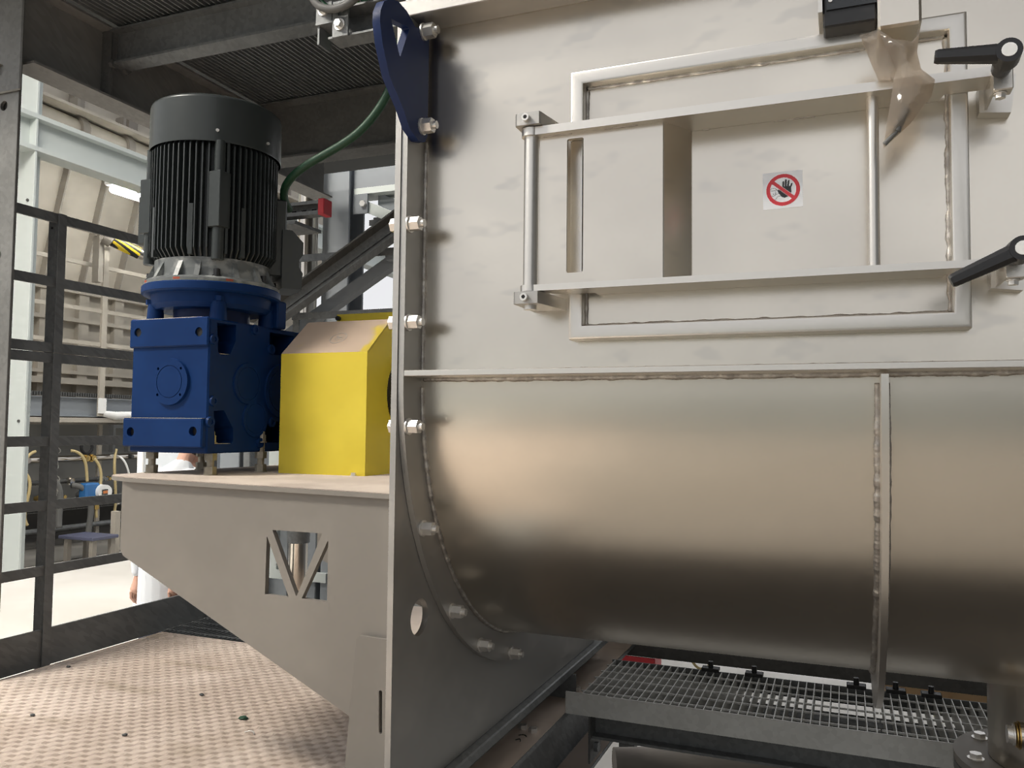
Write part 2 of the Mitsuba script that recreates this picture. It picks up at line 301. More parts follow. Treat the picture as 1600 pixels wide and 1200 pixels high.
# ================================================================== the mixer
YC, ZC, RT = 0.458, 0.685, 0.458
XE = 1.25                                   # far end of the trough, outside the picture
def mixer():
    mx = thing('mixer', 'large stainless steel trough mixer with a rounded belly and a hatch in its side', 'mixer')
    p = lambda *a, **k: part(mx, *a, **k)
    p('side_wall', box(-0.590, XE, 0, 0.005, ZC, 1.225), M_WALL)
    p('rear_wall', box(-0.590, XE, 2 * YC - 0.005, 2 * YC, ZC, 1.225), M_WALL)
    sh = sg.Polygon(arc(YC, ZC, RT, 180, 360, 97) + arc(YC, ZC, RT - 0.005, 360, 180, 97))
    p('trough', prism(sh, 'x', -0.590, XE), M_TROUGH, 30)
    p('lid', box(-0.60, XE, -0.045, 2 * YC + 0.045, 1.2465, 1.254), M_EDGE)
    p('rim', cat(box(-0.612, XE, -0.054, 0.0, 1.222, 1.2462, 0.0012), box(-0.612, XE, 2 * YC, 2 * YC + 0.054, 1.222, 1.2462, 0.0012)), M_PLATE, 20)
    # end flange, bolted to the end plate
    ro = 0.513
    out = [(-0.055, 1.221)] + arc(YC, ZC, ro, 180, 360, 81) + [(YC + ro, 1.221), (2 * YC, 1.221)] + arc(YC, ZC, RT, 360, 180, 81) + [(0, 1.221)]
    p('end_flange', prism(out, 'x', -0.5962, -0.5872), M_PLATE)
    ep = sg.box(-0.057, 0.075, 2 * YC + 0.057, 1.221).difference(sg.Point(0.023, 0.331).buffer(0.0275, 32))
    p('end_plate', prism(ep, 'x', -0.6062, -0.5968), M_PLATE)
    p('end_plate', prism(sg.box(-0.057, 0.12, 2 * YC + 0.057, 1.221), 'x', XE - 0.01, XE), M_PLATE)
    for y, z in ((-0.046, 0.913), (-0.045, 0.769), (-0.040, 0.618)): bolt_nut(mx, -0.587, y, z)
    for a in (206, 226.5, 242.5, 260, 285, 305, 330):
        bolt_nut(mx, -0.587, YC + 0.499 * math.cos(math.radians(a)), ZC + 0.499 * math.sin(math.radians(a)))
    # stiffening ribs
    p('belt_rib', cat(box(-0.5872, XE, -0.055, 0.0, 0.6902, 0.6986, 0.0008), box(-0.5872, XE, 2 * YC, 2 * YC + 0.055, 0.6902, 0.6986)), M_EDGE, 20)
    rib = sg.Polygon(arc(YC, ZC, ro, 180, 360, 81) + arc(YC, ZC, RT, 360, 180, 81))
    for x in (0.0402, 0.66):
        p('trough_rib', prism(rib, 'x', x, x + 0.0082), M_EDGE if x < 0.5 else M_PLATE)
    # weld beads
    def bead(pts, r=0.0034, st=0.0022, wob=0.5):
        P = np.asarray(pts, float); L = np.r_[0, np.cumsum(np.linalg.norm(np.diff(P, axis=0), axis=1))]
        s = np.arange(0, L[-1], st); Q = np.stack([np.interp(s, L, P[:, k]) for k in range(3)], 1)
        rr = r * (1 + 0.07 * np.sin(s / st * 2.1) + wob * (meshkit.noise(np.stack([s * 90, s * 0, s * 0], 1)) - 0.5))
        p('weld_bead', tube(Q, rr, 6), M_WELD, True)
    bead([(-0.5855, -0.0005, 0.70), (-0.5855, -0.0005, 1.05)], 0.0042)
    bead([(-0.5855, y - 0.001, z) for y, z in arc(YC, ZC, RT, 181, 268, 60)], 0.0045)
    bead([(-0.583, -0.001, 0.6885), (XE - 0.02, -0.001, 0.6885)], 0.0042)
    bead([(-0.48, -0.0005, 0.700), (XE - 0.02, -0.0005, 0.700)], 0.0022, 0.0035, 0.9)
    bead([(0.0382, y - 0.001, z) for y, z in arc(YC, ZC, RT, 181, 262, 60)], 0.0052)
    bead([(0.0500, y - 0.001, z) for y, z in arc(YC, ZC, RT, 181, 262, 60)], 0.0032)
    # dark blue lifting lug on the end flange
    lug = sg.Polygon([(-0.158, 1.163), (-0.157, 1.178), (-0.148, 1.195), (-0.130, 1.207), (-0.110, 1.2135), (-0.085, 1.211), (-0.060, 1.200), (-0.045, 1.204), (-0.0165, 1.206 + 0.016),
                      (-0.0165, 1.052), (-0.024, 1.041), (-0.045, 1.036), (-0.071, 1.045), (-0.0925, 1.068), (-0.130, 1.098), (-0.150, 1.135)])
    hole = sg.Polygon([(-0.126, 1.178), (-0.080, 1.188), (-0.103, 1.140)]).buffer(0.002)
    p('lifting_lug', prism(lug.difference(hole), 'x', -0.5868, -0.5748), M_LUG, 30, label='dark blue lifting lug with a triangular eye')
    for y, z in ((-0.036, 1.203), (-0.036, 1.060)): bolt_nut(mx, -0.5745, y, z, 1, 'lug_bolt', 0.0195)

    # ---------------- inspection hatch
    h = f'{mx}__hatch'
    q = lambda *a, **k: part(h, *a, **k)
    q('panel', box(-0.325, 0.116, -0.012, -0.001, 0.758, 1.090), M_WALL)
    sec = [(0.0, -0.001), (0.0, -0.0250), (0.0012, -0.0285), (0.0040, -0.030), (0.0155, -0.030), (0.0183, -0.0285), (0.0195, -0.0250), (0.0195, -0.001)]
    V = []
    for sx, sz in ((0, 0), (1, 0), (1, 1), (0, 1)):
        for u, y in sec: V.append(((-0.3475 + u, 0.1375 - u)[sx], y, (0.7385 + u, 1.1105 - u)[sz]))
    n = len(sec); F = []
    for i in range(4):
        a, b = i * n, ((i + 1) % 4) * n
        for k in range(n):
            l = (k + 1) % n; F += [[a + k, a + l, b + l], [a + k, b + l, b + k]]
    rim = trimesh.Trimesh(np.array(V), np.array(F), process=False)
    if rim.volume < 0: rim.invert()
    q('rim_tube', rim, M_EDGE, 40)
    zi = 0.0035
    def hb(pts, r, wob=0.6, st=0.0024):
        P = np.asarray(pts, float); L = np.r_[0, np.cumsum(np.linalg.norm(np.diff(P, axis=0), axis=1))]
        s = np.arange(0, L[-1], st); Q = np.stack([np.interp(s, L, P[:, k]) for k in range(3)], 1)
        Q[:, 0] += 0.001 * (meshkit.noise(Q * 120) - 0.5); Q[:, 2] += 0.001 * (meshkit.noise(Q * 120 + 9) - 0.5)
        rr = 0.75 * r * (1 + 0.08 * np.sin(s / st * 2.1) + wob * (meshkit.noise(np.stack([s * 90 + 5, s * 0, s * 0], 1)) - 0.5))
        q('weld_bead', tube(Q, rr, 6), M_WELD, True)
    x0, x1, z0, z1 = -0.3475 + 0.0205, 0.1375 - 0.0205, 0.7385 + 0.0205, 1.1105 - 0.0205
    hb([(x0, -0.012, z1), (x1, -0.012, z1)], 0.0036); hb([(x0, -0.012, z0), (x1, -0.012, z0)], 0.0026, 0.9)
    hb([(x0, -0.012, z0), (x0, -0.012, z1)], 0.0034); hb([(x1, -0.012, z0), (x1, -0.012, z1)], 0.0040, 1.0)
    # raised hinge plate with a long slot, its flank running back to the panel
    pl = sg.box(-0.381, 0.811, -0.2145, 1.0125).difference(sg.box(-0.3385, 0.8275, -0.3215, 1.0025).buffer(0.003))
    flank = sg.Polygon([(-0.2165, -0.0590), (-0.2125, -0.0590), (-0.2105, -0.0575), (-0.1835, -0.0145), (-0.1835, -0.012), (-0.1875, -0.012), (-0.2135, -0.0555), (-0.2165, -0.0560)])
    q('hinge_plate', cat(prism(pl, 'y', -0.0590, -0.0560), prism(flank, 'z', 0.811, 1.0125)), M_WALL, 30)
    for za, zb in ((1.0125, 1.0235), (0.8005, 0.8090)):
        a = sg.Polygon([(-0.383, -0.0715), (0.160, -0.0715), (0.160, -0.031), (0.112, -0.031), (0.108, -0.0125), (-0.31, -0.0125), (-0.31, -0.031), (-0.345, -0.031), (-0.383, -0.050)])
        a = a.union(sg.Point(-0.3915, -0.0610).buffer(0.0135, 24))
        q('arm', prism(a, 'z', za, zb), M_EDGE, 25)
        for xa, xb in ((-0.375, -0.335), (-0.29, -0.245), (-0.17, -0.16), (-0.08, -0.03), (0.06, 0.10)):
            yy = -0.0595 if xb < -0.22 else -0.0125
            zz = za if za > 0.9 else zb
            q('weld_bead', tube(np.stack([np.linspace(xa, xb, 14), np.full(14, yy), np.full(14, zz)], 1), 0.0012, 5), M_WELD, True)
    q('pivot_rod', cyl((-0.3915, -0.061, 0.809), (-0.3915, -0.061, 1.0125), 0.0100, 32), M_EDGE, 30)
    q('grip_rod', cyl((0.0345, -0.050, 0.809), (0.0345, -0.050, 1.0125), 0.0066, 28), M_EDGE, 30)
    for za, zb, up in ((1.0248, 1.0415, 1), (0.7830, 0.7992, 0)):
        k = p('hinge_block', prism(sg.Polygon([(-0.4095, -0.076), (-0.4065, -0.0795), (-0.3745, -0.0795), (-0.3735, -0.077), (-0.3600, -0.001), (-0.4095, -0.001)]), 'z', za, zb), M_PLATE, 15)
        zc = (za + zb) / 2
        part(k, 'screw', cat(cyl((-0.392, -0.079, zc), (-0.392, -0.0865, zc), 0.0052, 20)), M_BOLT, 30)
        part(k, 'screw_socket', hexn((-0.392, -0.0864, zc), (-0.392, -0.0868, zc), 0.0048), M_DARK, 10)
        if not up: part(k, 'washer', cyl((-0.3915, -0.061, za - 0.006), (-0.3915, -0.061, za), 0.0085, 20), M_BOLT, 30)
    # clamping levers
    for hx, hz, tx, tz in ((0.1615, 1.0125, 0.0935, 1.0195), (0.1700, 0.8060, 0.1055, 0.7765)):
        c = f'{mx}__clamp_lever' if f'{mx}__clamp_lever__hub' not in scene else numbered(f'{mx}__clamp_lever')
        d = np.array([tx - hx, 0, tz - hz]); L = np.linalg.norm(d); d /= L; w = np.array([-d[2], 0, d[0]])
        H = np.array([hx, -0.128, hz]); pts = []
        for s, a, b in ((0.004, 0.0098, 0.009), (0.02, 0.0092, 0.0075), (0.6 * L, 0.0082, 0.0065), (L - 0.003, 0.0074, 0.0058), (L, 0.0062, 0.0048)):
            for k in range(8):
                t = (k + 0.5) * math.pi / 4
                pts.append(H + d * s + w * a * np.clip(1.25 * math.cos(t), -1, 1) * 0.95 + np.array([0, 1, 0]) * b * np.clip(1.25 * math.sin(t), -1, 1))
        part(c, 'grip', trimesh.convex.convex_hull(np.array(pts)), M_BLACK, 25, label='black tapered lever handle')
        hub = cat(cyl((hx, -0.1375, hz), (hx, -0.115, hz), 0.0125, 28, 0.0135), cyl((hx, -0.115, hz), (hx, -0.086, hz), 0.0110, 24, 0.0095))
        part(c, 'hub', hub, M_BLACK, 30)
        part(c, 'cap', cyl((hx, -0.1385, hz), (hx, -0.1374, hz), 0.0072, 28), M_WHITE, 30, label='white round cap')
        bz = hz - 0.002
        part(c, 'bracket', cat(box(hx - 0.007, hx + 0.012, -0.086, -0.066, bz - 0.020, bz + 0.008, 0.001), box(hx - 0.007, hx - 0.004, -0.086, -0.02, bz - 0.018, bz + 0.006)), M_EDGE, 20)
        part(c, 'bolt', cat(hexn((hx + 0.001, -0.075, bz - 0.026), (hx + 0.001, -0.075, bz - 0.0215), 0.0095), cyl((hx + 0.001, -0.075, bz - 0.0215), (hx + 0.001, -0.075, bz - 0.0203), 0.0068, 20)), M_BOLT, 20)
        part(c, 'wall_plate', prism(sg.Polygon([(hx - 0.012, bz - 0.02), (hx + 0.02, bz - 0.024), (hx + 0.026, bz + 0.02), (hx + 0.004, bz + 0.03), (hx - 0.012, bz + 0.012)]), 'y', -0.02, -0.0005), M_EDGE, 20)
    # steel cover beside the switch at the top of the hatch
    p('switch_hood', cat(box(0.0405, 0.0865, -0.074, -0.0005, 1.084, 1.30, 0.003)), M_WALL, 25)
    p('switch_mount', box(-0.0245, -0.0195, -0.064, -0.0005, 1.120, 1.30), M_EDGE)

    # ---------------- drive console on the end plate
    c = f'{mx}__drive_console'
    top = sg.Polygon([(-1.302, 0.105), (-1.290, 0.082), (-1.262, 0.062), (-1.205, 0.043), (-0.607, -0.037), (-0.607, 2 * YC + 0.037), (-1.205, 2 * YC - 0.043), (-1.265, 0.82)])
    part(c, 'top_plate', prism(top, 'z', 0.5115, 0.5185), M_BLAST)
    part(c, 'top_dust', prism(top.buffer(-0.0012), 'z', 0.5186, 0.520), M_DUST, label='pale brown dust lying on the console')
    A = math.atan2(-0.0735, 0.540); ox, oy = -1.235, 0.057
    def local(pts): return [((x - ox) / math.cos(A), z) for x, z in pts]
    side = sg.Polygon(local([(-1.236, 0.5115), (-1.236, 0.387), (-1.227, 0.376), (-0.698, 0.187), (-0.607, 0.154), (-0.607, 0.5115)]))
    win = [sg.Polygon(local([(-0.855, 0.4478), (-0.7535, 0.4498), (-0.802, 0.351)])).buffer(0.0012), sg.Polygon(local([(-0.868, 0.436), (-0.869, 0.346), (-0.819, 0.3465)])).buffer(0.0008),
           sg.Polygon(local([(-0.740, 0.4395), (-0.7895, 0.3480), (-0.740, 0.3485)])).buffer(0.0008)]
    for w in win: side = side.difference(w)
    m = prism(side, 'y', 0.0, 0.008)
    m.apply_transform(trimesh.transformations.rotation_matrix(A, [0, 0, 1])); m.apply_translation((ox, oy, 0))
    part(c, 'side_plate', m, M_BLAST, 20)
    far = sg.Polygon([(-1.255, 0.5115), (-1.255, 0.279), (-0.607, 0.075), (-0.607, 0.5115)])
    part(c, 'side_plate', prism(far, 'y', 0.70, 0.708), M_BLAST, 20)
    part(c, 'cross_plate', box(-0.960, -0.952, 0.03, 0.70, 0.46, 0.5115), M_BLAST)
    fp = sg.Polygon([(-0.671, 0.304), (-0.665, 0.3095), (-0.626, 0.3085), (-0.6065, 0.3085), (-0.6065, 0.02), (-0.6945, 0.02)]).difference(sg.LineString([(-0.6285, 0.232), (-0.6275, 0.176)]).buffer(0.0028))
    part(c, 'foot_plate', prism(fp, 'y', -0.0335, -0.0285), M_BLAST, 20)
    # shaft seal in front of the end plate
    p('shaft_seal', cat(cyl((-0.866, YC, ZC), (-0.850, YC, ZC), 0.084, 64), cyl((-0.850, YC, ZC), (-0.607, YC, ZC), 0.06, 48)), M_BLACK, 30, label='black round shaft seal')
    # discharge pipe under the trough
    d = f'{mx}__discharge_pipe'
    part(d, 'pipe', cyl((0.325, YC, 0.10), (0.325, YC, 0.30), 0.113, 64), M_TROUGH, 30)
    fl = sg.Point(0.325, YC).buffer(0.163, 48).difference(sg.Point(0.325, YC).buffer(0.08, 32))
    part(d, 'flange', prism(fl, 'z', 0.086, 0.0985), M_BLAST, 20)
    part(d, 'flange', prism(fl, 'z', 0.070, 0.0845), M_GALVD, 20)
    for a in range(0, 360, 45):
        X, Y = 0.325 + 0.138 * math.cos(math.radians(a + 12)), YC + 0.138 * math.sin(math.radians(a + 12))
        part(d, 'flange_bolt', cat(hexn((X, Y, 0.1), (X, Y, 0.1075), 0.0165), cyl((X, Y, 0.0985), (X, Y, 0.1), 0.0125, 20)), M_BOLT, 20)
    n = f'{mx}__cylinder'
    part(n, 'barrel', cyl((0.228, 0.300, 0.184), (0.62, 0.300, 0.184), 0.0185, 32), M_CHROME, 30)
    part(n, 'end_cap', cyl((0.214, 0.300, 0.184), (0.222, 0.300, 0.184), 0.0125, 24), M_BOLT, 30)
    for k in range(3): part(n, 'ring', cyl((0.2215 + 0.0032 * k, 0.300, 0.184), (0.2235 + 0.0032 * k, 0.300, 0.184), 0.0150 + 0.0022 * k, 28), M_BRASS if k else M_BOLT, 30)
    part(n, 'bracket', box(0.30, 0.33, 0.31, 0.36, 0.17, 0.20), M_PLATE)
    return mx
MX = mixer()

def hatch_items():
    # prohibition sticker: no access for unauthorised persons
    st = thing('warning_sticker', 'square white sticker with a red no-entry hand symbol on the hatch panel', 'sticker')
    cx, cz, y = -0.0695, 0.9225, -0.0122
    a = math.radians(0.8)
    R = lambda pts: [(cx + x * math.cos(a) - z * math.sin(a), cz + x * math.sin(a) + z * math.cos(a)) for x, z in pts]
    put(f'{st}__backing', prism(sg.Polygon(R([(-0.0240, -0.0235), (0.0240, -0.0235), (0.0240, 0.0235), (-0.0240, 0.0235)])), 'y', y - 0.0004, y), M_STICK)
    ring = sg.Point(0.0005, 0).buffer(0.0203, 48).difference(sg.Point(0.0005, 0).buffer(0.0158, 48))
    bar = sg.LineString([(-0.0125, 0.0115), (0.0135, -0.0115)]).buffer(0.0021, cap_style='flat')
    aff = lambda g: shapely.affinity.translate(shapely.affinity.rotate(g, 0.8, origin=(0, 0)), cx, cz)
    hand = shapely.union_all([sg.Polygon([(-0.0035, 0.000), (0.0005, 0.003), (0.009, 0.0035), (0.0098, -0.003), (0.007, -0.008), (0.002, -0.0095), (-0.001, -0.008), (-0.0052, -0.0015)]).buffer(0.0008),
        sg.LineString([(0.0008, 0.002), (0.0010, 0.0098)]).buffer(0.0012), sg.LineString([(0.0036, 0.003), (0.0042, 0.0120)]).buffer(0.0012), sg.LineString([(0.0063, 0.003), (0.0075, 0.0108)]).buffer(0.0011),
        sg.LineString([(0.0088, 0.001), (0.0110, 0.0065)]).buffer(0.0010), sg.LineString([(-0.001, -0.004), (-0.0050, -0.0005)]).buffer(0.0010)])
    head = shapely.union_all([sg.LineString([(-0.0155, -0.0065), (-0.0165, -0.003), (-0.0158, 0.001), (-0.013, 0.0032), (-0.0095, 0.003), (-0.0070, 0.001)]).buffer(0.00022),
        sg.LineString([(-0.0150, -0.0001), (-0.0045, 0.0004)]).buffer(0.00022), sg.LineString([(-0.0150, -0.0066), (-0.0110, -0.0070), (-0.0085, -0.0055), (-0.0085, -0.001)]).buffer(0.00022),
        sg.LineString([(-0.0090, -0.005), (-0.0035, -0.0042)]).buffer(0.00022), sg.LineString([(-0.0100, -0.0128), (-0.0060, -0.0078), (-0.002, -0.0075)]).buffer(0.00025), sg.Point(-0.0112, -0.0042).buffer(0.0006)])
    put(f'{st}__head', prism(aff(head.intersection(sg.Point(0.0005, 0).buffer(0.0158))), 'y', y - 0.0006, y - 0.0004), M_BLACK, label='thin black outline of a face')
    put(f'{st}__hand', prism(aff(hand.difference(bar.buffer(0.0004))), 'y', y - 0.0006, y - 0.0004), M_BLACK, label='black raised hand')
    put(f'{st}__ring', prism(aff(ring.union(bar)), 'y', y - 0.0007, y - 0.0004), M_RED, label='red ring with a slanting bar')
    # limit switch at the upper edge of the picture
    sw = thing('safety_switch', 'black box switch mounted above the hatch frame, left of the steel hood', 'switch')
    part(sw, 'body', box(-0.0190, 0.0400, -0.060, -0.0005, 1.102, 1.30, 0.002), M_BLACK, 20)
    part(sw, 'cover_plate', box(-0.0150, 0.0400, -0.0625, -0.0602, 1.122, 1.30), M_GREYB)
    for x in (-0.0105, 0.036): part(sw, 'screw', cyl((x, -0.064, 1.133), (x, -0.0624, 1.133), 0.0024, 16), M_BOLT, 30)
    # clear plastic bag hanging on the hood
    bg = thing('plastic_bag', 'crumpled clear plastic bag hanging in front of the upper hatch arm', 'plastic bag')
    def sheet(poly, y, bulge, seed, n=900):
        g = sg.Polygon(poly); x0, z0, x1, z1 = g.bounds; r = np.random.default_rng(seed)
        P = r.uniform((x0, z0), (x1, z1), (n, 2)); P = P[shapely.contains_xy(g.buffer(-0.0008), P[:, 0], P[:, 1])]
        L = np.linspace(0, g.length, 160)[:-1]; E = np.array([g.exterior.interpolate(t).coords[0] for t in L]); P = np.vstack([E, P])
        from scipy.spatial import Delaunay
        t = Delaunay(P).simplices; c = P[t].mean(1); t = t[shapely.contains_xy(g, c[:, 0], c[:, 1])]
        dd = np.array([g.exterior.distance(sg.Point(q)) for q in P])
        q = np.stack([P[:, 0] * 75, P[:, 1] * 28, np.full(len(P), seed)], 1)
        yy = y - bulge * np.tanh(dd / 0.008) - 0.011 * (meshkit.fbm(q, 3, seed) - 0.5) * np.tanh(dd / 0.003 + 0.35)
        return trimesh.Trimesh(np.stack([P[:, 0], yy, P[:, 1]], 1), t, process=False)
    body = [(0.040, 1.079), (0.056, 1.064), (0.075, 1.058), (0.083, 1.067), (0.080, 1.045), (0.084, 1.025), (0.098, 1.011), (0.094, 0.993), (0.071, 0.963), (0.044, 0.939), (0.051, 0.984), (0.058, 1.029)]
    flap = [(0.021, 1.077), (0.040, 1.0795), (0.0575, 1.060), (0.0605, 1.030), (0.055, 1.017), (0.041, 1.018)]
    put(f'{bg}__film', sheet(body, -0.086, 0.010, 5), M_BAG, True)
    put(f'{bg}__film', sheet(body, -0.0835, -0.001, 6), M_BAG, True)
    put(f'{bg}__flap', sheet(flap, -0.082, 0.002, 8, 400), M_BAG, True)
    put(f'{bg}__flap', sheet(flap, -0.079, -0.001, 9, 400), M_BAG, True)
    ky = thing('socket_key', 'small grey-green metal socket key lying in the clear plastic bag', 'key')
    a, b, c = np.array([0.0675, -0.0875, 0.980]), np.array([0.058, -0.0870, 0.957]), np.array([0.0455, -0.0865, 0.9435])
    part(ky, 'socket', cat(cyl(b, a, 0.0042, 18), cyl(a - (a - b) * 0.05, a + (a - b) * 0.08, 0.0046, 3)), M_HOSEG, 25)
    part(ky, 'shank', cyl(c, b, 0.0027, 14), M_HOSEG, 25)
hatch_items()

# ================================================================== gear motor and coupling guard on the console
MXC, MYC = -1.216, 0.255
def gear_motor():
    g = thing('gear_motor', 'upright dark grey finned motor on a blue gearbox standing on stud bolts', 'motor')
    k = f'{g}__gearbox'
    # housing with recessed corner pockets
    y1 = 0.47
    H = box(-1.311, -1.118, 0.141, y1, 0.562, 0.8215, 0.003)
    pk = lambda pts, d=0.055: prism(sg.Polygon(pts), 'x', -1.118 - d, -1.10)
    tp = [(0.160, 0.813), (0.214, 0.815), (0.214, 0.783), (0.199, 0.755), (0.172, 0.752), (0.165, 0.757)]
    bp = [(0.158, 0.643), (0.186, 0.645), (0.213, 0.610), (0.214, 0.585), (0.209, 0.580), (0.163, 0.579)]
    H = cut(H, pk(tp), pk(bp), pk([(0.318, 0.812), (0.40, 0.812), (0.40, 0.770), (0.335, 0.765), (0.318, 0.78)]), pk([(0.300, 0.625), (0.40, 0.625), (0.40, 0.580), (0.305, 0.580)]),
            box(-1.1225, -1.10, 0.222, 0.330, 0.818, 0.83))
    part(k, 'housing', H, M_BLUE, 20)
    part(k, 'front_pad', cut(box(-1.314, -1.1175, 0.1355, 0.1425, 0.7665, 0.8225, 0.0025), *[cyl((x, 0.12, z), (x, 0.16, z), 0.0088, 24) for x, z in ((-1.2925, 0.797), (-1.1395, 0.7935))]), M_BLUE, 20)
    part(k, 'front_pad', cut(box(-1.3185, -1.1205, 0.1300, 0.1425, 0.5725, 0.6285, 0.0025), *[cyl((x, 0.10, z), (x, 0.16, z), 0.0092, 24) for x, z in ((-1.2975, 0.601), (-1.1420, 0.604))]), M_BLUE, 20)
    for x, z in ((-1.2925, 0.797), (-1.1395, 0.7935), (-1.2975, 0.601), (-1.142, 0.604)):
        part(k, 'screw_hole', cyl((x, 0.1395, z), (x, 0.1408, z), 0.0086, 20), M_DARK, 20)
    part(k, 'dust', box(-1.3165, -1.1225, 0.1315, 0.1408, 0.6283, 0.6292), M_DUST, label='dust on the ledge')
    part(k, 'dust', box(-1.309, -1.135, 0.1375, 0.165, 0.8214, 0.8232), M_BLUED, label='dust on the top edge')
    part(k, 'dust', prism(sg.Polygon([(-1.170, 0.165), (-1.1185, 0.163), (-1.1185, 0.200), (-1.170, 0.208)]), 'z', 0.7535, 0.7550), M_DUST)
    part(k, 'dust', prism(sg.Polygon([(-1.170, 0.164), (-1.1185, 0.162), (-1.1185, 0.207), (-1.170, 0.212)]), 'z', 0.5798, 0.5806), M_DUST)
    part(k, 'front_cover', cut(cyl((-1.2085, 0.1415, 0.699), (-1.2085, 0.1350, 0.699), 0.0465, 64, 0.0450), *[cyl((-1.2085 + 0.038 * math.cos(a), 0.12, 0.699 + 0.038 * math.sin(a)), (-1.2085 + 0.038 * math.cos(a), 0.1395, 0.699 + 0.038 * math.sin(a)), 0.0028, 12) for a in np.radians((42, 138, 222, 318))],
                              cut(cyl((-1.2085, 0.12, 0.699), (-1.2085, 0.1362, 0.699), 0.0318, 48), cyl((-1.2085, 0.11, 0.699), (-1.2085, 0.15, 0.699), 0.0304, 48))), M_BLUE, 20)
    for yc, zc, r in ((0.251, 0.700, 0.042), (0.277, 0.630, 0.0385), (0.362, 0.690, 0.058)):
        c = numbered(f'{k}__side_cover')
        put(c, cut(cyl((-1.1185, yc, zc), (-1.1145, yc, zc), r, 56, r - 0.001), cyl((-1.1160, yc, zc), (-1.10, yc, zc), r * 0.80, 48)), M_BLUE, 20)
        put(numbered(f'{k}__cover_disc'), cyl((-1.1165, yc, zc), (-1.1148, yc, zc), r * 0.775, 48), M_BLUE, 20)
    for yc, zc in ((0.1505, 0.780), (0.270, 0.8115), (0.322, 0.776), (0.155, 0.662), (0.1475, 0.622), (0.293, 0.580), (0.330, 0.623)):
        put(numbered(f'{k}__plug'), cut(cyl((-1.1185, yc, zc), (-1.1135, yc, zc), 0.0108, 28, 0.0098), hexn((-1.1155, yc, zc), (-1.10, yc, zc), 0.0092)), M_BLUE, 20)
    # studs with pairs of nuts carry the gearbox
    for x, y in ((-1.276, 0.166), (-1.1305, 0.167), (-1.1210, 0.303), (-1.276, 0.303)):
        s = f'{g}__stud' if f'{g}__stud' not in scene else numbered(f'{g}__stud')
        put(s, cyl((x, y, 0.518), (x, y, 0.604), 0.0072, 20), M_ZINC, 30)
        part(s, 'washer', cyl((x, y, 0.5200), (x, y, 0.5222), 0.0135, 24), M_ZINC, 30)
        part(s, 'nut', hexn((x, y, 0.5222), (x, y, 0.5362), 0.0205), M_ZINC, 15)
        part(s, 'nut', hexn((x, y, 0.5485), (x, y, 0.5618), 0.0205), M_ZINC, 15)
        part(s, 'nut', hexn((x, y, 0.5835), (x, y, 0.5965), 0.0165), M_ZINC, 15)
        part(s, 'washer', cyl((x, y, 0.5806), (x, y, 0.5832), 0.0115, 24), M_ZINC, 30)
    # blue adapter between gearbox and motor
    a = f'{g}__adapter'
    part(a, 'ring', lathe([(0.0, 0.876), (0.132, 0.876), (0.1362, 0.879), (0.1362, 0.892), (0.134, 0.894), (0.0, 0.894)], MXC, MYC, 80), M_BLUE, 30)
    part(a, 'collar', lathe([(0.060, 0.847), (0.108, 0.847), (0.116, 0.856), (0.119, 0.8765)], MXC, MYC, 72), M_BLUE, 30)
    part(a, 'spigot', lathe([(0.0, 0.815), (0.075, 0.815), (0.075, 0.876)], MXC, MYC, 48), M_LUG, 30)
    for ang in (-42, -138, 42, 138):
        c, s = math.cos(math.radians(ang)), math.sin(math.radians(ang)); X, Y = MXC + 0.108 * c, MYC + 0.108 * s
        part(a, 'foot', cyl((X, Y, 0.8205), (X, Y, 0.858), 0.017, 24, 0.0145), M_BLUE, 30)
        part(a, 'foot_bolt', cat(hexn((X + 0.010 * c, Y + 0.010 * s, 0.858), (X + 0.010 * c, Y + 0.010 * s, 0.868), 0.0155)), M_BLUE, 15)
    part(a, 'leg', box(-1.128, -1.108, 0.33, 0.36, 0.8215, 0.880, 0.003), M_BLUE)
    part(a, 'leg', box(-1.318, -1.298, 0.33, 0.36, 0.8215, 0.880, 0.003), M_BLUE)
    # motor
    m = f'{g}__motor'
    part(m, 'flange', lathe([(0.0, 0.894), (0.1335, 0.894), (0.1335, 0.9005), (0.128, 0.905), (0.0, 0.905)], MXC, MYC, 72), M_SHIELD, 30)
    for ang in (-118, -78, -35): # red paint traces on the flange edge
        t = np.radians(np.linspace(ang - 3, ang + 3, 8)); P = [(MXC + 0.1338 * math.cos(q), MYC + 0.1338 * math.sin(q)) for q in t] + [(MXC + 0.130 * math.cos(q), MYC + 0.130 * math.sin(q)) for q in t[::-1]]
        part(m, 'paint_mark', prism(sg.Polygon(P).buffer(0), 'z', 0.8960, 0.9003), M_RUST, label='red paint mark')
    part(m, 'end_shield', lathe([(0.117, 0.904), (0.114, 0.918), (0.114, 0.944), (0.0, 0.944)], MXC, MYC, 72), M_SHIELD, 30)
    for ang in (-175, -152, -128, -104, -80, -62, -28, -4, 20):
        c, s = math.cos(math.radians(ang)), math.sin(math.radians(ang))
        rb = prism(sg.Polygon([(0.112, 0.904), (0.130, 0.904), (0.114, 0.936), (0.112, 0.936)]), 'y', -0.005, 0.005)
        rb.apply_transform(trimesh.transformations.rotation_matrix(math.radians(ang), [0, 0, 1])); rb.apply_translation((MXC, MYC, 0))
        part(m, 'shield_rib', rb, M_SHIELD, 15)
    for ang in (-45, -135, 45, 135, -90 - 100, 0 + 5):
        c, s = math.cos(math.radians(ang)), math.sin(math.radians(ang)); X, Y = MXC + 0.121 * c, MYC + 0.121 * s
        part(m, 'flange_bolt', cat(cyl((X, Y, 0.905), (X, Y, 0.908), 0.0085, 20), cyl((X, Y, 0.908), (X, Y, 0.920), 0.0062, 16)), M_BLACK, 30)
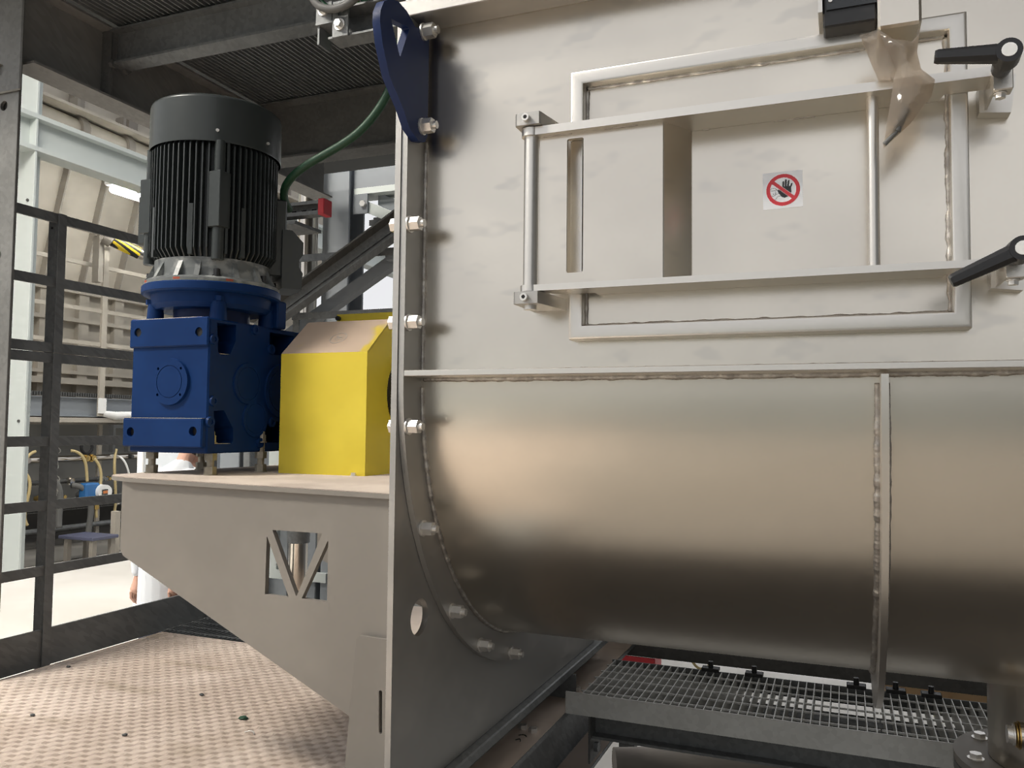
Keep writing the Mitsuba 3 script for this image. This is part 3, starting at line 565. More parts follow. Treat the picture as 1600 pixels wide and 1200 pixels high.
    part(m, 'core', lathe([(0.0, 0.942), (0.106, 0.942), (0.106, 1.176), (0.0, 1.176)], MXC, MYC, 72), M_FIN, 30)
    fin = prism(sg.Polygon([(0.100, 0.944), (0.1145, 0.944), (0.1265, 0.960), (0.1265, 1.164), (0.122, 1.172), (0.100, 1.172)]), 'y', -0.0014, 0.0014)
    N = 66
    for i in range(N):
        ang = i * 360.0 / N
        if min(abs((ang - b + 180) % 360 - 180) for b in (45, 135, 225, 315)) < 6.0 or abs((ang - 52 + 180) % 360 - 180) < 20: continue
        f = fin.copy(); f.apply_transform(trimesh.transformations.rotation_matrix(math.radians(ang), [0, 0, 1])); f.apply_translation((MXC, MYC, 0))
        part(m, 'fin', f, M_FIN, False)
    for ang in (-68.5, -112, -23):   # broad pads among the fins
        b = box(0.105, 0.1272, -0.0042, 0.0042, 0.946, 1.045); b.apply_transform(trimesh.transformations.rotation_matrix(math.radians(ang), [0, 0, 1])); b.apply_translation((MXC, MYC, 0))
        part(m, 'pad', b, M_MOTOR)
    for ang in (-45, -135, 135):
        c, s = math.cos(math.radians(ang)), math.sin(math.radians(ang)); X, Y = MXC + 0.122 * c, MYC + 0.122 * s
        part(m, 'boss', box(X - 0.0155, X + 0.0155, Y - 0.0155, Y + 0.0155, 1.000, 1.110, 0.0012), M_MOTOR, 15)
        part(m, 'boss_rod', cyl((X, Y, 0.938), (X, Y, 1.001), 0.0118, 24), M_MOTOR, 30); part(m, 'boss_rod', cyl((X, Y, 1.109), (X, Y, 1.172), 0.0108, 24), M_MOTOR, 30)
        w = box(0.104, 0.1275, -0.0025, 0.0025, 0.95, 1.170); w.apply_transform(trimesh.transformations.rotation_matrix(math.radians(ang + 6.8), [0, 0, 1])); w.apply_translation((MXC, MYC, 0))
        part(m, 'boss_web', w, M_MOTOR, 15)
    part(m, 'fan_cowl', lathe([(0.1295, 1.1685), (0.1300, 1.1720), (0.1300, 1.2550), (0.1285, 1.2600), (0.1240, 1.2635), (0.1150, 1.2650), (0.0, 1.2655)], MXC, MYC, 96), M_MOTOR, 40)
    for ang in (-48, -160, 0, 60): 
        c, s = math.cos(math.radians(ang)), math.sin(math.radians(ang))
        part(m, 'cowl_screw', cyl((MXC + 0.1295 * c, MYC + 0.1295 * s, 1.190), (MXC + 0.133 * c, MYC + 0.133 * s, 1.190), 0.0032, 12), M_BOLT, 30)
    def radial(mesh, ang):
        mesh.apply_transform(trimesh.transformations.rotation_matrix(math.radians(ang), [0, 0, 1])); mesh.apply_translation((MXC, MYC, 0)); return mesh
    part(m, 'terminal_base', radial(box(0.100, 0.140, -0.040, 0.040, 0.930, 1.095, 0.003), 50), M_MOTOR, 20)
    part(m, 'terminal_box', radial(prism(sg.Polygon([(0.130, 0.905), (0.172, 0.905), (0.174, 0.940), (0.166, 0.952), (0.166, 0.968), (0.174, 0.980), (0.174, 1.006), (0.150, 1.030), (0.130, 1.030)]), 'y', -0.048, 0.048), 50), M_FIN, 25)
    part(m, 'terminal_box', box(-1.372, -1.335, 0.20, 0.29, 0.99, 1.095, 0.004), M_MOTOR)
gear_motor()

def coupling_guard():
    g = thing('coupling_guard', 'bright yellow sheet metal coupling guard with a dusty sloping top beside the gearbox', 'machine guard')
    x0, x1, ya, yb = -1.0690, -0.8650, 0.294, 0.622
    part(g, 'front_plate', box(x0, x1, ya, ya + 0.003, 0.520, 0.763), M_YEL)
    part(g, 'slope_plate', prism(sg.Polygon([(ya, 0.7630), (0.383, 0.838), (0.383, 0.834), (ya + 0.003, 0.7590)]), 'x', x0, x1), M_YELD, label='sloping top sheet under brown dust with bare yellow patches')
    part(g, 'top_plate', box(x0, x1, 0.383, 0.533, 0.834, 0.838), M_YELD)
    part(g, 'slope_plate', prism(sg.Polygon([(yb, 0.763), (0.533, 0.838), (0.533, 0.834), (yb - 0.003, 0.759)]), 'x', x0, x1), M_YEL)
    part(g, 'rear_plate', box(x0, x1, yb - 0.003, yb, 0.520, 0.763), M_YEL)
    prof = sg.Polygon([(ya + 0.003, 0.520), (ya + 0.003, 0.7600), (0.383, 0.834), (0.533, 0.834), (yb - 0.003, 0.760), (yb - 0.003, 0.520)])
    for x in (x0 + 0.001, x1 - 0.004): part(g, 'side_plate', prism(prof, 'x', x, x + 0.003), M_YEL)
    part(g, 'upstand', box(-1.105, -0.93, 0.545, 0.549, 0.80, 0.878), M_YEL)
    for x in (-1.099, -0.937): part(g, 'upstand_bolt', cyl((x, 0.545, 0.868), (x, 0.537, 0.868), 0.0055, 16), M_BLACK, 30)
    part(g, 'screw', cat(cyl((-0.885, 0.285, 0.520), (-0.885, 0.285, 0.5215), 0.0075, 20), hexn((-0.885, 0.285, 0.5215), (-0.885, 0.285, 0.5265), 0.009)), M_BOLT, 20)
    # round plate on the slope, buried in dust
    n = np.array([0, -0.075, 0.089]); n /= np.linalg.norm(n); d = np.array([0, 0.089, 0.075]); d /= np.linalg.norm(d)
    c = np.array([-0.958, 0.333, 0.763 + (0.333 - ya) * 0.843]); T = np.eye(4); T[:3, 0] = [1, 0, 0]; T[:3, 1] = d; T[:3, 2] = n; T[:3, 3] = c
    ring = sg.Point(0, 0).buffer(0.019, 40).difference(sg.Point(0, 0).buffer(0.0165, 40))
    hand = shapely.union_all([sg.Point(-0.001, 0.007).buffer(0.0028), sg.LineString([(-0.008, 0.001), (0.000, 0.003), (0.009, -0.002)]).buffer(0.0013), sg.LineString([(-0.005, -0.008), (0.001, -0.002), (0.007, -0.009)]).buffer(0.0013)])
    e = trimesh.transformations.rotation_matrix(0.5, [0, 0, 1])
    m = cat(prism(ring, 'z', 0, 0.0009), prism(hand, 'z', 0, 0.0009)); m.apply_transform(e); m.apply_transform(T)
    part(g, 'emblem', m, M_DUST, False, label='round sign buried in dust')
coupling_guard()

# ================================================================== steel platform around and above the drive
def grating(key, x0, x1, y0, y1, z0, h, pitch, t, cross, mat, bars='x', edge=True):
    """bars: the direction along which bars are counted; the bars run along the other one"""
    v0, v1 = (x0, x1) if bars == 'x' else (y0, y1)
    v = v0 + pitch / 2
    while v < v1:
        part(key, 'bar', box(v - t / 2, v + t / 2, y0, y1, z0, z0 + h) if bars == 'x' else box(x0, x1, v - t / 2, v + t / 2, z0, z0 + h), mat, False); v += pitch
    c0, c1 = (y0, y1) if bars == 'x' else (x0, x1)
    c = c0 + cross / 2
    while c < c1:
        part(key, 'cross_rod', box(x0, x1, c - 0.0012, c + 0.0012, z0 + h - 0.004, z0 + h) if bars == 'x' else box(c - 0.0012, c + 0.0012, y0, y1, z0 + h - 0.004, z0 + h), mat, False); c += cross

def i_thing(label, mesh, mat=None, group=None, name='steel_beam', cat_='beam'):
    k = thing(name, label, cat_, group); part(k, 'profile', mesh, mat or M_GALV, 15); return k

def platform_overhead():
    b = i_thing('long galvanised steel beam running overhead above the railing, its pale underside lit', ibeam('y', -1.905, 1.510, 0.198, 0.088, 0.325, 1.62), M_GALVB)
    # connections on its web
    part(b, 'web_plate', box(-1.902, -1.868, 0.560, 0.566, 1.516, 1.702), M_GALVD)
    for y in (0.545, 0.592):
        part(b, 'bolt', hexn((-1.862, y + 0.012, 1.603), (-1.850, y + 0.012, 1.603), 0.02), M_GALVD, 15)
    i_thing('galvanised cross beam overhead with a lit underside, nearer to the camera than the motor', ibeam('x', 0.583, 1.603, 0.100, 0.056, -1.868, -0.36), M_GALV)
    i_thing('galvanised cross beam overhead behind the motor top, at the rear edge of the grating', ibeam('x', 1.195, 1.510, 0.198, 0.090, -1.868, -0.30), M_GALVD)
    i_thing('galvanised edge beam of the upper platform, almost above the console', ibeam('y', -0.33, 1.510, 0.198, 0.088, -0.10, 1.16), M_GALVD)
    g = thing('grating', 'dark overhead walkway grating between the long beam and the nearer cross beam', 'grating')
    grating(g, -1.86, -0.42, 0.02, 0.600, 1.712, 0.040, 0.0170, 0.0026, 0.10, M_OGRATE)
    g = thing('grating', 'dark overhead walkway grating directly above the motor, between the two cross beams', 'grating')
    grating(g, -1.86, -0.42, 0.602, 1.20, 1.712, 0.040, 0.0170, 0.0026, 0.10, M_OGRATE)
    # platform column at the left edge of the picture
    c = thing('steel_column', 'galvanised steel column with bolt holes at the left edge of the picture', 'column')
    hs = [cyl((-1.931, 0.2, z), (-1.931, 0.4, z), 0.0125, 24) for z in (1.402, 1.027, 0.65, 0.27)]
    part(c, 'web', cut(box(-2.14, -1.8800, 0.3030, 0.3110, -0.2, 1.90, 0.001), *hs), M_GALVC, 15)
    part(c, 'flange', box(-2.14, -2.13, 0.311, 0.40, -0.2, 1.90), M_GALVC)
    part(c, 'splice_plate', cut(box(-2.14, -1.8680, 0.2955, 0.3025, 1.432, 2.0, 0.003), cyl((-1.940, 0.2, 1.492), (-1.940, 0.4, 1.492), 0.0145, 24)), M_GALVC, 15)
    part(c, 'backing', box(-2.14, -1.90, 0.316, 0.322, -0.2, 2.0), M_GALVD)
platform_overhead()

def railing():
    r = thing('railing', 'galvanised flat bar railing along the left edge of the platform', 'railing')
    x = -1.930
    ya, yb = 0.315, 1.36
    for z in (1.144, 0.974, 0.8005, 0.7735, 0.5555, 0.389, 0.221):
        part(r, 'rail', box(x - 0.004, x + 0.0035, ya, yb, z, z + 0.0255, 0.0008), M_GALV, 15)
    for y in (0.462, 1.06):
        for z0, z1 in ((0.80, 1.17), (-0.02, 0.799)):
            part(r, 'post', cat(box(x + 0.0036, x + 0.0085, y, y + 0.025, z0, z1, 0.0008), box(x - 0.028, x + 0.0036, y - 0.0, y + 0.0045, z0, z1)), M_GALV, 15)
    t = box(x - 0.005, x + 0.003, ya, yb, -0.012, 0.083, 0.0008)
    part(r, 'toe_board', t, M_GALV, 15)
    for y in (0.462 + 0.012,):
        for z in (1.132, 0.812, 0.788): part(r, 'hole', cyl((x - 0.0145, y - 0.014, z), (x - 0.0145, y - 0.0005, z), 0.003, 12), M_DARK, 30)
    # wire twisted round the post
    P = [(x - 0.004 + 0.004 * math.sin(i * 1.3), 0.494 + 0.007 * math.sin(i * 0.9), 0.55 - i * 0.0052) for i in range(32)]
    w = thing('wire', 'thin pale wire hanging down beside the railing post', 'wire'); part(w, 'strand', tube(curve(P, 90), 0.0013, 5), M_WHITE, True)
    rb = thing('railing', 'galvanised railing of the rear platform edge, behind the yellow guard', 'railing')
    for z in (1.19, 0.985): part(rb, 'rail', box(-1.80, -0.7, 1.30, 1.307, z, z + 0.024), M_GALV)
    part(rb, 'rail', box(-1.80, -0.7, 1.30, 1.307, 0.78, 0.804), M_GALV)
    for xx in (-1.8, -0.74): part(rb, 'post', box(xx, xx + 0.025, 1.307, 1.313, 0, 1.215), M_GALV)
    br = thing('brace', 'galvanised diagonal brace of channel section rising to the right behind the motor', 'brace')
    a, b = np.array([-1.91, 1.24, 0.946]), np.array([-0.93, 1.24, 1.51])
    d = (b - a) / np.linalg.norm(b - a); w = np.array([-d[2], 0, d[0]])
    def bar_(p, q, u0, u1, v0, v1, sh=0):
        V = [];
        for P in (p, q):
            for u, v in ((u0, v0), (u1, v0), (u1, v1), (u0, v1)): V.append(P + w * u + np.array([0, v, 0]))
        return trimesh.convex.convex_hull(np.array(V))
    part(br, 'web', bar_(a, b, -0.035, 0.038, 0.012, 0.016), M_GALV); part(br, 'flange', bar_(a, b, 0.032, 0.038, -0.030, 0.016), M_GALVD)
    part(br, 'flange', bar_(a, b, -0.035, -0.030, -0.030, 0.016), M_GALV); part(br, 'ridge', bar_(a, b, -0.002, 0.002, 0.005, 0.0125), M_GALV)
    br2 = thing('brace', 'second grey painted diagonal brace just below and behind the galvanised one', 'brace')
    part(br2, 'cleat', box(-1.43, -1.37, 1.3065, 1.345, 1.175, 1.20), M_GREY)
    part(br2, 'web', bar_(a + [0, 0.10, 0.02], b + [0.0, 0.10, 0.02], -0.075, -0.035, 0, 0.04), M_GREY)
railing()

def lower_right():
    b = i_thing('galvanised floor beam with dusty top flange under the mixer end plate', ibeam('y', -0.649, -0.200, 0.199, 0.164, -0.6, 1.30, 0.010, 0.006), M_GALV)
    part(b, 'dust', box(-0.7295, -0.5685, -0.5, 1.29, -0.0010, 0.0006), M_FLOOR, label='pale brown dust on the flange')
    part(b, 'lower_dust', box(-0.640, -0.5685, -0.5, 1.29, -0.1905, -0.1890), M_FLOOR)
    ch = thing('steel_channel', 'grey steel channel lying on the floor beam under the mixer end plate', 'channel')
    part(ch, 'section', prism(sg.Polygon([(-0.700, 0.001), (-0.636, 0.001), (-0.636, 0.006), (-0.685, 0.006), (-0.685, 0.060), (-0.592, 0.060), (-0.580, 0.057), (-0.580, 0.0715), (-0.583, 0.0735), (-0.700, 0.0735)]), 'y', -0.25, 1.12), M_GALV, 15)
    i_thing('galvanised crossbeam under the lower grating, bolted to the floor beam', ibeam('x', 0.86, -0.116, 0.114, 0.062, -0.560, 1.6), M_GALV)
    ep = thing('end_plate', 'bolted steel end plate of the crossbeam under the grating corner', 'plate')
    part(ep, 'plate', box(-0.5655, -0.5605, 0.815, 0.905, -0.170, -0.003), M_GALVD)
    for z in (-0.135, -0.04): part(ep, 'bolt', hexn((-0.556, 0.835, z), (-0.546, 0.835, z), 0.02), M_GALV, 15)
    g = thing('grating', 'light galvanised grating panel below the mixer belly', 'grating')
    grating(g, -0.540, 0.060, 0.650, 0.935, 0.006, 0.038, 0.0172, 0.0020, 0.0527, M_GALVL)
    grating(g, 0.0625, 0.62, 0.650, 0.935, 0.006, 0.038, 0.0172, 0.0020, 0.0527, M_GALVL)
    part(g, 'toe_strip', box(-0.5675, 0.66, 0.6455, 0.6495, -0.001, 0.046, 0.0006), M_GALVL)
    part(g, 'edge_strip', box(-0.540, 0.62, 0.935, 0.938, 0.006, 0.044), M_GALV)
    for x, which in ((-0.30, 'leftmost of the five'), (-0.20, 'second from the left'), (0.02, 'left of the rib'), (0.10, 'right of the rib'), (0.17, 'nearest to the discharge pipe')):
        cl = thing('grating_clip', f'small black clamp on the rear edge of the light grating, {which}', 'clamp', 'black clamps along the rear edge of the lower grating')
        part(cl, 'saddle', cat(box(x - 0.02, x + 0.02, 0.925, 0.95, 0.044, 0.052, 0.001), cyl((x, 0.9375, 0.05), (x, 0.9375, 0.066), 0.006, 12)), M_BLACK, 20)
    i_thing('dark galvanised beam seen in the gap between trough and lower grating', cat(box(-0.72, 0.9, 1.30, 1.312, -0.042, 0.16), box(-0.72, 0.9, 1.25, 1.312, 0.15, 0.16)), M_GALVD)
    part(thing('steel_plate', 'upright galvanised plate ending beside the floor beam under the mixer', 'plate'), 'sheet', box(-0.650, -0.573, 0.737, 0.742, -0.001, 0.056), M_GALV)
    # nuts and scraps on the dusty flange
    for x, y, lab in ((-0.618, 0.520, 'loose nut against the steel channel on the dusty beam flange'), (-0.592, 0.510, 'flat loose nut and washer lying near the edge of the dusty beam flange'), (-0.590, 0.80, 'loose nut on the dusty beam beside the light grating')):
        n = thing('loose_nut', lab, 'nut'); part(n, 'nut', cut(hexn((x, y, 0.0006), (x, y, 0.009), 0.0165), cyl((x, y, -0.01), (x, y, 0.02), 0.0052, 16)), M_BOLT, 15)
    for pts, lab in (([(-0.611, 0.478, 0.002), (-0.600, 0.482, 0.003), (-0.594, 0.478, 0.002)], 'small black scrap of tie on the dusty beam flange'), ([(-0.607, 0.452, 0.002), (-0.600, 0.456, 0.004), (-0.596, 0.450, 0.002)], 'tiny curled black scrap on the dusty beam flange, nearest to the camera')):
        put('scrap', tube(curve(pts, 8), 0.0011, 6), M_BLACK, True, label=lab, category='scrap')
    p = thing('pipe', 'large dusty metal pipe lying far below the lower grating', 'pipe')
    part(p, 'barrel', cyl((-0.80, 1.95, -0.62), (0.4, 2.5, -0.62), 0.055, 32), M_BLAST, 30)
    part(p, 'coupling', cyl((-0.25, 2.20, -0.62), (-0.10, 2.27, -0.62), 0.060, 32), M_EDGE, 30)
    # things seen through the slit beyond the lower grating
    rc = thing('red_box', 'red box seen in the slit beyond the lower grating', 'box'); part(rc, 'case', box(-0.86, -0.66, 2.0, 2.12, -0.32, -0.235, 0.004), M_RED)
    part(rc, 'lid', box(-0.86, -0.66, 1.995, 2.12, -0.235, -0.228), M_WHITE)
    tb = thing('timber', 'pale brown timber seen in the slit beyond the grating at the right', 'timber'); part(tb, 'beam', box(0.12, 0.95, 2.0, 2.08, -0.28, -0.235), M_WOOD)
    part(tb, 'post', box(0.27, 0.31, 1.99, 2.0, -0.28, -0.15), M_WOOD)
    ys = thing('cable_loop', 'yellow cable loop hanging in the slit beyond the lower grating', 'cable')
    part(ys, 'cable', tube(curve([(-0.53, 1.95, -0.15), (-0.515, 1.95, -0.215), (-0.485, 1.95, -0.24), (-0.455, 1.95, -0.225), (-0.44, 1.95, -0.15)], 24), 0.005, 8), M_HOSE, True)
lower_right()

def floor_items():
    g = thing('grating', 'small floor grating behind the chequer plate, under the console', 'grating')
    grating(g, -1.90, -1.452, 0.835, 1.30, -0.030, 0.030, 0.0168, 0.0020, 0.053, M_GALV)
    for i, (x, y, k) in enumerate(((-1.326, 0.169, 0), (-1.109, 0.275, 1), (-1.823, 0.458, 0), (-1.856, 0.738, 1), (-1.363, 0.421, 2), (-1.591, 0.176, 0))):
        lab = ('small dark crumb on the chequer plate in the middle of the floor', 'short curled metal shaving on the chequer plate', 'dark scrap on the floor close to the toe board', 'curled black scrap beside the toe board of the railing', 'dark bead lying alone on the chequer plate near the console edge', 'dark speck on the left part of the chequer plate')[i]
        if k == 1: m = tube(curve([(x - 0.012, y, 0.002), (x, y + 0.006, 0.004), (x + 0.013, y - 0.002, 0.002)], 9), 0.0012, 6)
        else:
            m = trimesh.creation.icosphere(1, 0.0045); v = np.array(m.vertices) * (1 + 0.5 * (rng.random((len(m.vertices), 1)) - 0.5)); m = trimesh.Trimesh(v * [1.3, 0.9, 0.6] + [x, y, 0.0025], m.faces, process=False)
        put('floor_scrap', m, M_GREYD if k != 1 else M_BOLT, True, label=lab, category='scrap')
    m = trimesh.creation.icosphere(2, 0.007); v = np.array(m.vertices); v = v * (1 + 0.7 * (meshkit.noise(v * 300) - 0.5)[:, None]) * [1.5, 1.0, 0.5] + [-1.176, 0.337, 0.003]
    put('floor_scrap', trimesh.Trimesh(v, m.faces, process=False), M_GREEN, True, label='crumpled blue-green scrap on the chequer plate', category='scrap')
floor_items()

# ================================================================== cables and mounting rails above the drive
def services():
    c = thing('cable', 'thick green cable hanging from the lifting lug towards the motor', 'cable')
    part(c, 'sheath', tube(curve([(-0.71, 0.30, 1.50), (-0.80, 0.30, 1.36), (-0.84, 0.30, 1.265), (-0.90, 0.30, 1.205), (-0.99, 0.30, 1.165), (-1.075, 0.31, 1.125), (-1.115, 0.37, 1.085)], 60), 0.0085, 12), M_GREEN, True)
    r = thing('mounting_rail', 'slotted galvanised mounting rail with a red end cap behind the motor', 'rail')
    part(r, 'channel', cat(box(-1.72, -1.392, 0.90, 0.904, 1.222, 1.2625), box(-1.72, -1.392, 0.868, 0.90, 1.222, 1.2255), box(-1.72, -1.392, 0.868, 0.90, 1.259, 1.2625), box(-1.72, -1.392, 0.868, 0.8715, 1.222, 1.233), box(-1.72, -1.392, 0.868, 0.8715, 1.253, 1.2625)), M_GALV)
    for x in (-1.50, -1.465, -1.43): part(r, 'slot', box(x - 0.008, x + 0.008, 0.8985, 0.8995, 1.239, 1.246), M_DARK)
    part(r, 'end_cap', box(-1.393, -1.372, 0.864, 0.906, 1.219, 1.2655, 0.002), M_RED, label='red plastic end cap')
    part(r, 'hanger', cat(box(-1.90, -1.70, 0.9005, 0.904, 1.2225, 1.2620), box(-1.90, -1.875, 0.9005, 0.904, 1.262, 1.511)), M_GALV)
    part(r, 'bracket', box(-1.62, -1.548, 0.855, 0.8625, 1.205, 1.285, 0.001), M_GALV)
    part(r, 'bolt', cyl((-1.578, 0.855, 1.243), (-1.578, 0.848, 1.243), 0.010, 20), M_BOLT, 30)
    part(r, 'arm', box(-1.75, -1.46, 0.85, 0.98, 1.195, 1.2045), M_GALV)
    t = thing('mounting_rail', 'galvanised mounting rail and angle bracket hanging under the platform left of the blue lug', 'rail')
    part(t, 'channel', cat(box(-0.915, -0.62, 0.250, 0.254, 1.360, 1.420), box(-0.915, -0.62, 0.212, 0.250, 1.360, 1.364), box(-0.915, -0.62, 0.212, 0.250, 1.416, 1.420)), M_GALV)
    part(t, 'angle_bracket', cut(cat(box(-0.902, -0.866, 0.205, 0.2095, 1.357, 1.428, 0.001)), box(-0.889, -0.881, 0.19, 0.22, 1.398, 1.422)), M_GALV)
    part(t, 'angle_bracket', cat(box(-0.940, -0.903, 0.205, 0.2095, 1.388, 1.431, 0.001), box(-0.938, -0.9335, 0.2095, 0.25, 1.352, 1.392), box(-0.940, -0.900, 0.205, 0.25, 1.388, 1.392)), M_GALV)
    for x, z in ((-0.884, 1.380), (-0.922, 1.415)):
        part(t, 'bolt', cat(cyl((x, 0.205, z), (x, 0.2025, z), 0.0115, 22), hexn((x, 0.2025, z), (x, 0.194, z), 0.0135)), M_BOLT, 20)
    w = thing('cable_coil', 'grey cable coil ring at the upper edge above the bracket', 'cable coil')
    tt = np.linspace(0, 2 * np.pi, 49)[:-1]
    part(w, 'ring', tube(np.stack([-0.880 + 0.058 * np.cos(tt), 0.188 + 0.0 * tt, 1.447 + 0.044 * np.sin(tt)], 1), 0.0075, 10, True), M_HOSEG, True)
    part(w, 'ring', tube(np.stack([-0.880 + 0.050 * np.cos(tt), 0.200 + 0.0 * tt, 1.449 + 0.040 * np.sin(tt)], 1), 0.005, 10, True), M_GREEN, True)
    for i, (dx, mt, lab) in enumerate(((0.0, M_GREENL, 'light green cable running up beside the bracket under the platform'), (0.028, M_GREEN, 'dark green cable running up beside the light green one'))):
        k = thing('cable', lab, 'cable'); part(k, 'sheath', tube(curve([(-0.83 + dx, 0.31, 1.36), (-0.872 + dx, 0.33, 1.412), (-0.935 + dx, 0.35, 1.49), (-1.0 + dx, 0.36, 1.58)], 20), 0.0095, 10), mt, True)
    tr = thing('cable_tray', 'grey cable tray crossing the upper edge beside the blue lug', 'cable tray')
    part(tr, 'channel', prism(sg.Polygon([(-0.835, 1.405), (-0.775, 1.385), (-0.90, 1.56), (-0.96, 1.56)]), 'y', 0.36, 0.375), M_GALVD)
services()

# ================================================================== steel frame and daylight behind the drive
def rear_frame():
    c = thing('steel_column', 'grey painted steel column behind the motor, next to the shiny pipe', 'column')
    part(c, 'flange', box(-2.308, -2.165, 2.20, 2.212, -0.25, 2.6), M_GREY); part(c, 'web', box(-2.242, -2.232, 2.212, 2.33, -0.25, 2.6), M_GREY); part(c, 'flange', box(-2.308, -2.165, 2.33, 2.342, -0.25, 2.6), M_GREY)
    p = thing('pipe', 'shiny vertical metal pipe in front of the grey column behind the motor', 'pipe'); part(p, 'barrel', cyl((-2.335, 2.12, -0.25), (-2.335, 2.12, 2.6), 0.048, 32), M_CHROME, 30)
    part(p, 'sleeve', cyl((-2.13, 1.62, 0.02), (-2.13, 1.62, 0.30), 0.035, 28), M_CHROME, 30) if False else None
    i_thing('grey horizontal roof beam to the right of the grey column', box(-2.165, -0.9, 2.24, 2.30, 1.745, 1.835), M_GREY)
    i_thing('upper edge beam of the rear roof, a light gap below it', box(-2.5, -0.9, 2.42, 2.52, 1.905, 2.02), M_GREYD)
    b = i_thing('pale underside beam running from the grey column into the depth', box(-2.165, -0.9, 2.24, 2.36, 1.715, 1.745), M_PAINT)
    a0, a1 = np.array([-2.16, 2.25, 1.71]), np.array([-1.60, 2.25, 1.46])
    br = thing('brace', 'white painted diagonal brace dropping to the right from the grey column', 'brace')
    def stick(p, q, h, y0, y1):
        return trimesh.convex.convex_hull(np.array([P + [0, y, dz] for P in (p, q) for y in (y0, y1) for dz in (0, -h)]))
    part(br, 'bar', stick(a0, a1, 0.055, 0, 0.05), M_PAINT); part(br, 'web', stick(a0 + [0.10, 0.02, 0.02], a1 + [0.1, 0.02, 0.02], 0.06, 0.02, 0.07), M_GREY)
    gp = thing('gusset_plate', 'bolted gusset plate at the joint of the grey column', 'plate'); part(gp, 'plate', box(-2.165, -2.085, 2.235, 2.243, 1.62, 1.715), M_GREY); part(gp, 'bolt', hexn((-2.105, 2.235, 1.665), (-2.105, 2.22, 1.665), 0.028), M_BOLT)
    rf = thing('canopy', 'dark canopy roof sheet beyond the diagonal braces', 'roof')
    part(rf, 'sheet', trimesh.convex.convex_hull(np.array([(-2.3, 2.6, 1.66), (-0.6, 2.6, 1.72), (-0.6, 5.0, 2.35), (-2.8, 5.0, 2.25), (-2.3, 2.6, 1.69), (-0.6, 2.6, 1.75), (-0.6, 5.0, 2.38), (-2.8, 5.0, 2.28)])), M_GREYD)
    part(rf, 'post', box(-0.95, -0.88, 2.6, 2.66, -1.4, 1.75), M_GREYD)
    part(rf, 'edge', box(-2.25, -0.8, 2.56, 2.62, 1.64, 1.69), M_GREYD)
    part(rf, 'rafter', box(-1.75, -1.68, 2.5, 4.8, 1.80, 1.86), M_PAINT)
    # plant seen through and below the console
    k = thing('machine_cabinet', 'light grey cabinet behind the person, its white frame edge at the left', 'cabinet')
    part(k, 'body', box(-2.925, -2.55, 1.76, 2.3, -0.25, 0.72, 0.004), bs('mat_cabinet', base_color=(0.56, 0.60, 0.64), roughness=0.4)); part(k, 'frame', box(-2.957, -2.922, 1.745, 2.3, -0.25, 0.74, 0.003), M_WHITE)
    part(k, 'gasket', box(-2.899, -2.884, 1.7575, 1.7605, -0.25, 0.70), M_GREYD); part(k, 'gasket_lip', box(-2.882, -2.876, 1.7575, 1.7605, -0.25, 0.70), M_GREY)
    k = thing('equipment_stand', 'grey steel equipment stand seen under the gearbox and through the V shaped window', 'stand')
    for x, w in ((-2.38, 0.10), (-2.262, 0.035), (-2.02, 0.12), (-1.88, 0.06)): part(k, 'panel', box(x, x + w, 1.62, 1.70, -0.25, 0.56, 0.003), M_GREY if w > 0.05 else M_GALV)
    part(k, 'frame', box(-2.16, -1.84, 1.60, 1.62, 0.015, 0.05), M_PAINT); part(k, 'frame', box(-2.118, -2.070, 1.60, 1.62, 0.05, 0.56), M_PAINT)
    part(k, 'back', box(-2.24, -1.80, 1.75, 1.78, -0.2, 0.26), M_GREY); part(k, 'shelf', box(-2.24, -1.80, 1.68, 1.78, 0.27, 0.32), M_PAINT)
    p = thing('pipe', 'short shiny pipe with a sleeve seen through the V shaped window of the console', 'pipe')
    part(p, 'barrel', cyl((-1.64, 1.15, -0.20), (-1.64, 1.15, 0.40), 0.030, 28), M_CHROME, 30); part(p, 'sleeve', cyl((-1.64, 1.15, 0.238), (-1.64, 1.15, 0.40), 0.036, 28), M_GALV, 30)
rear_frame()

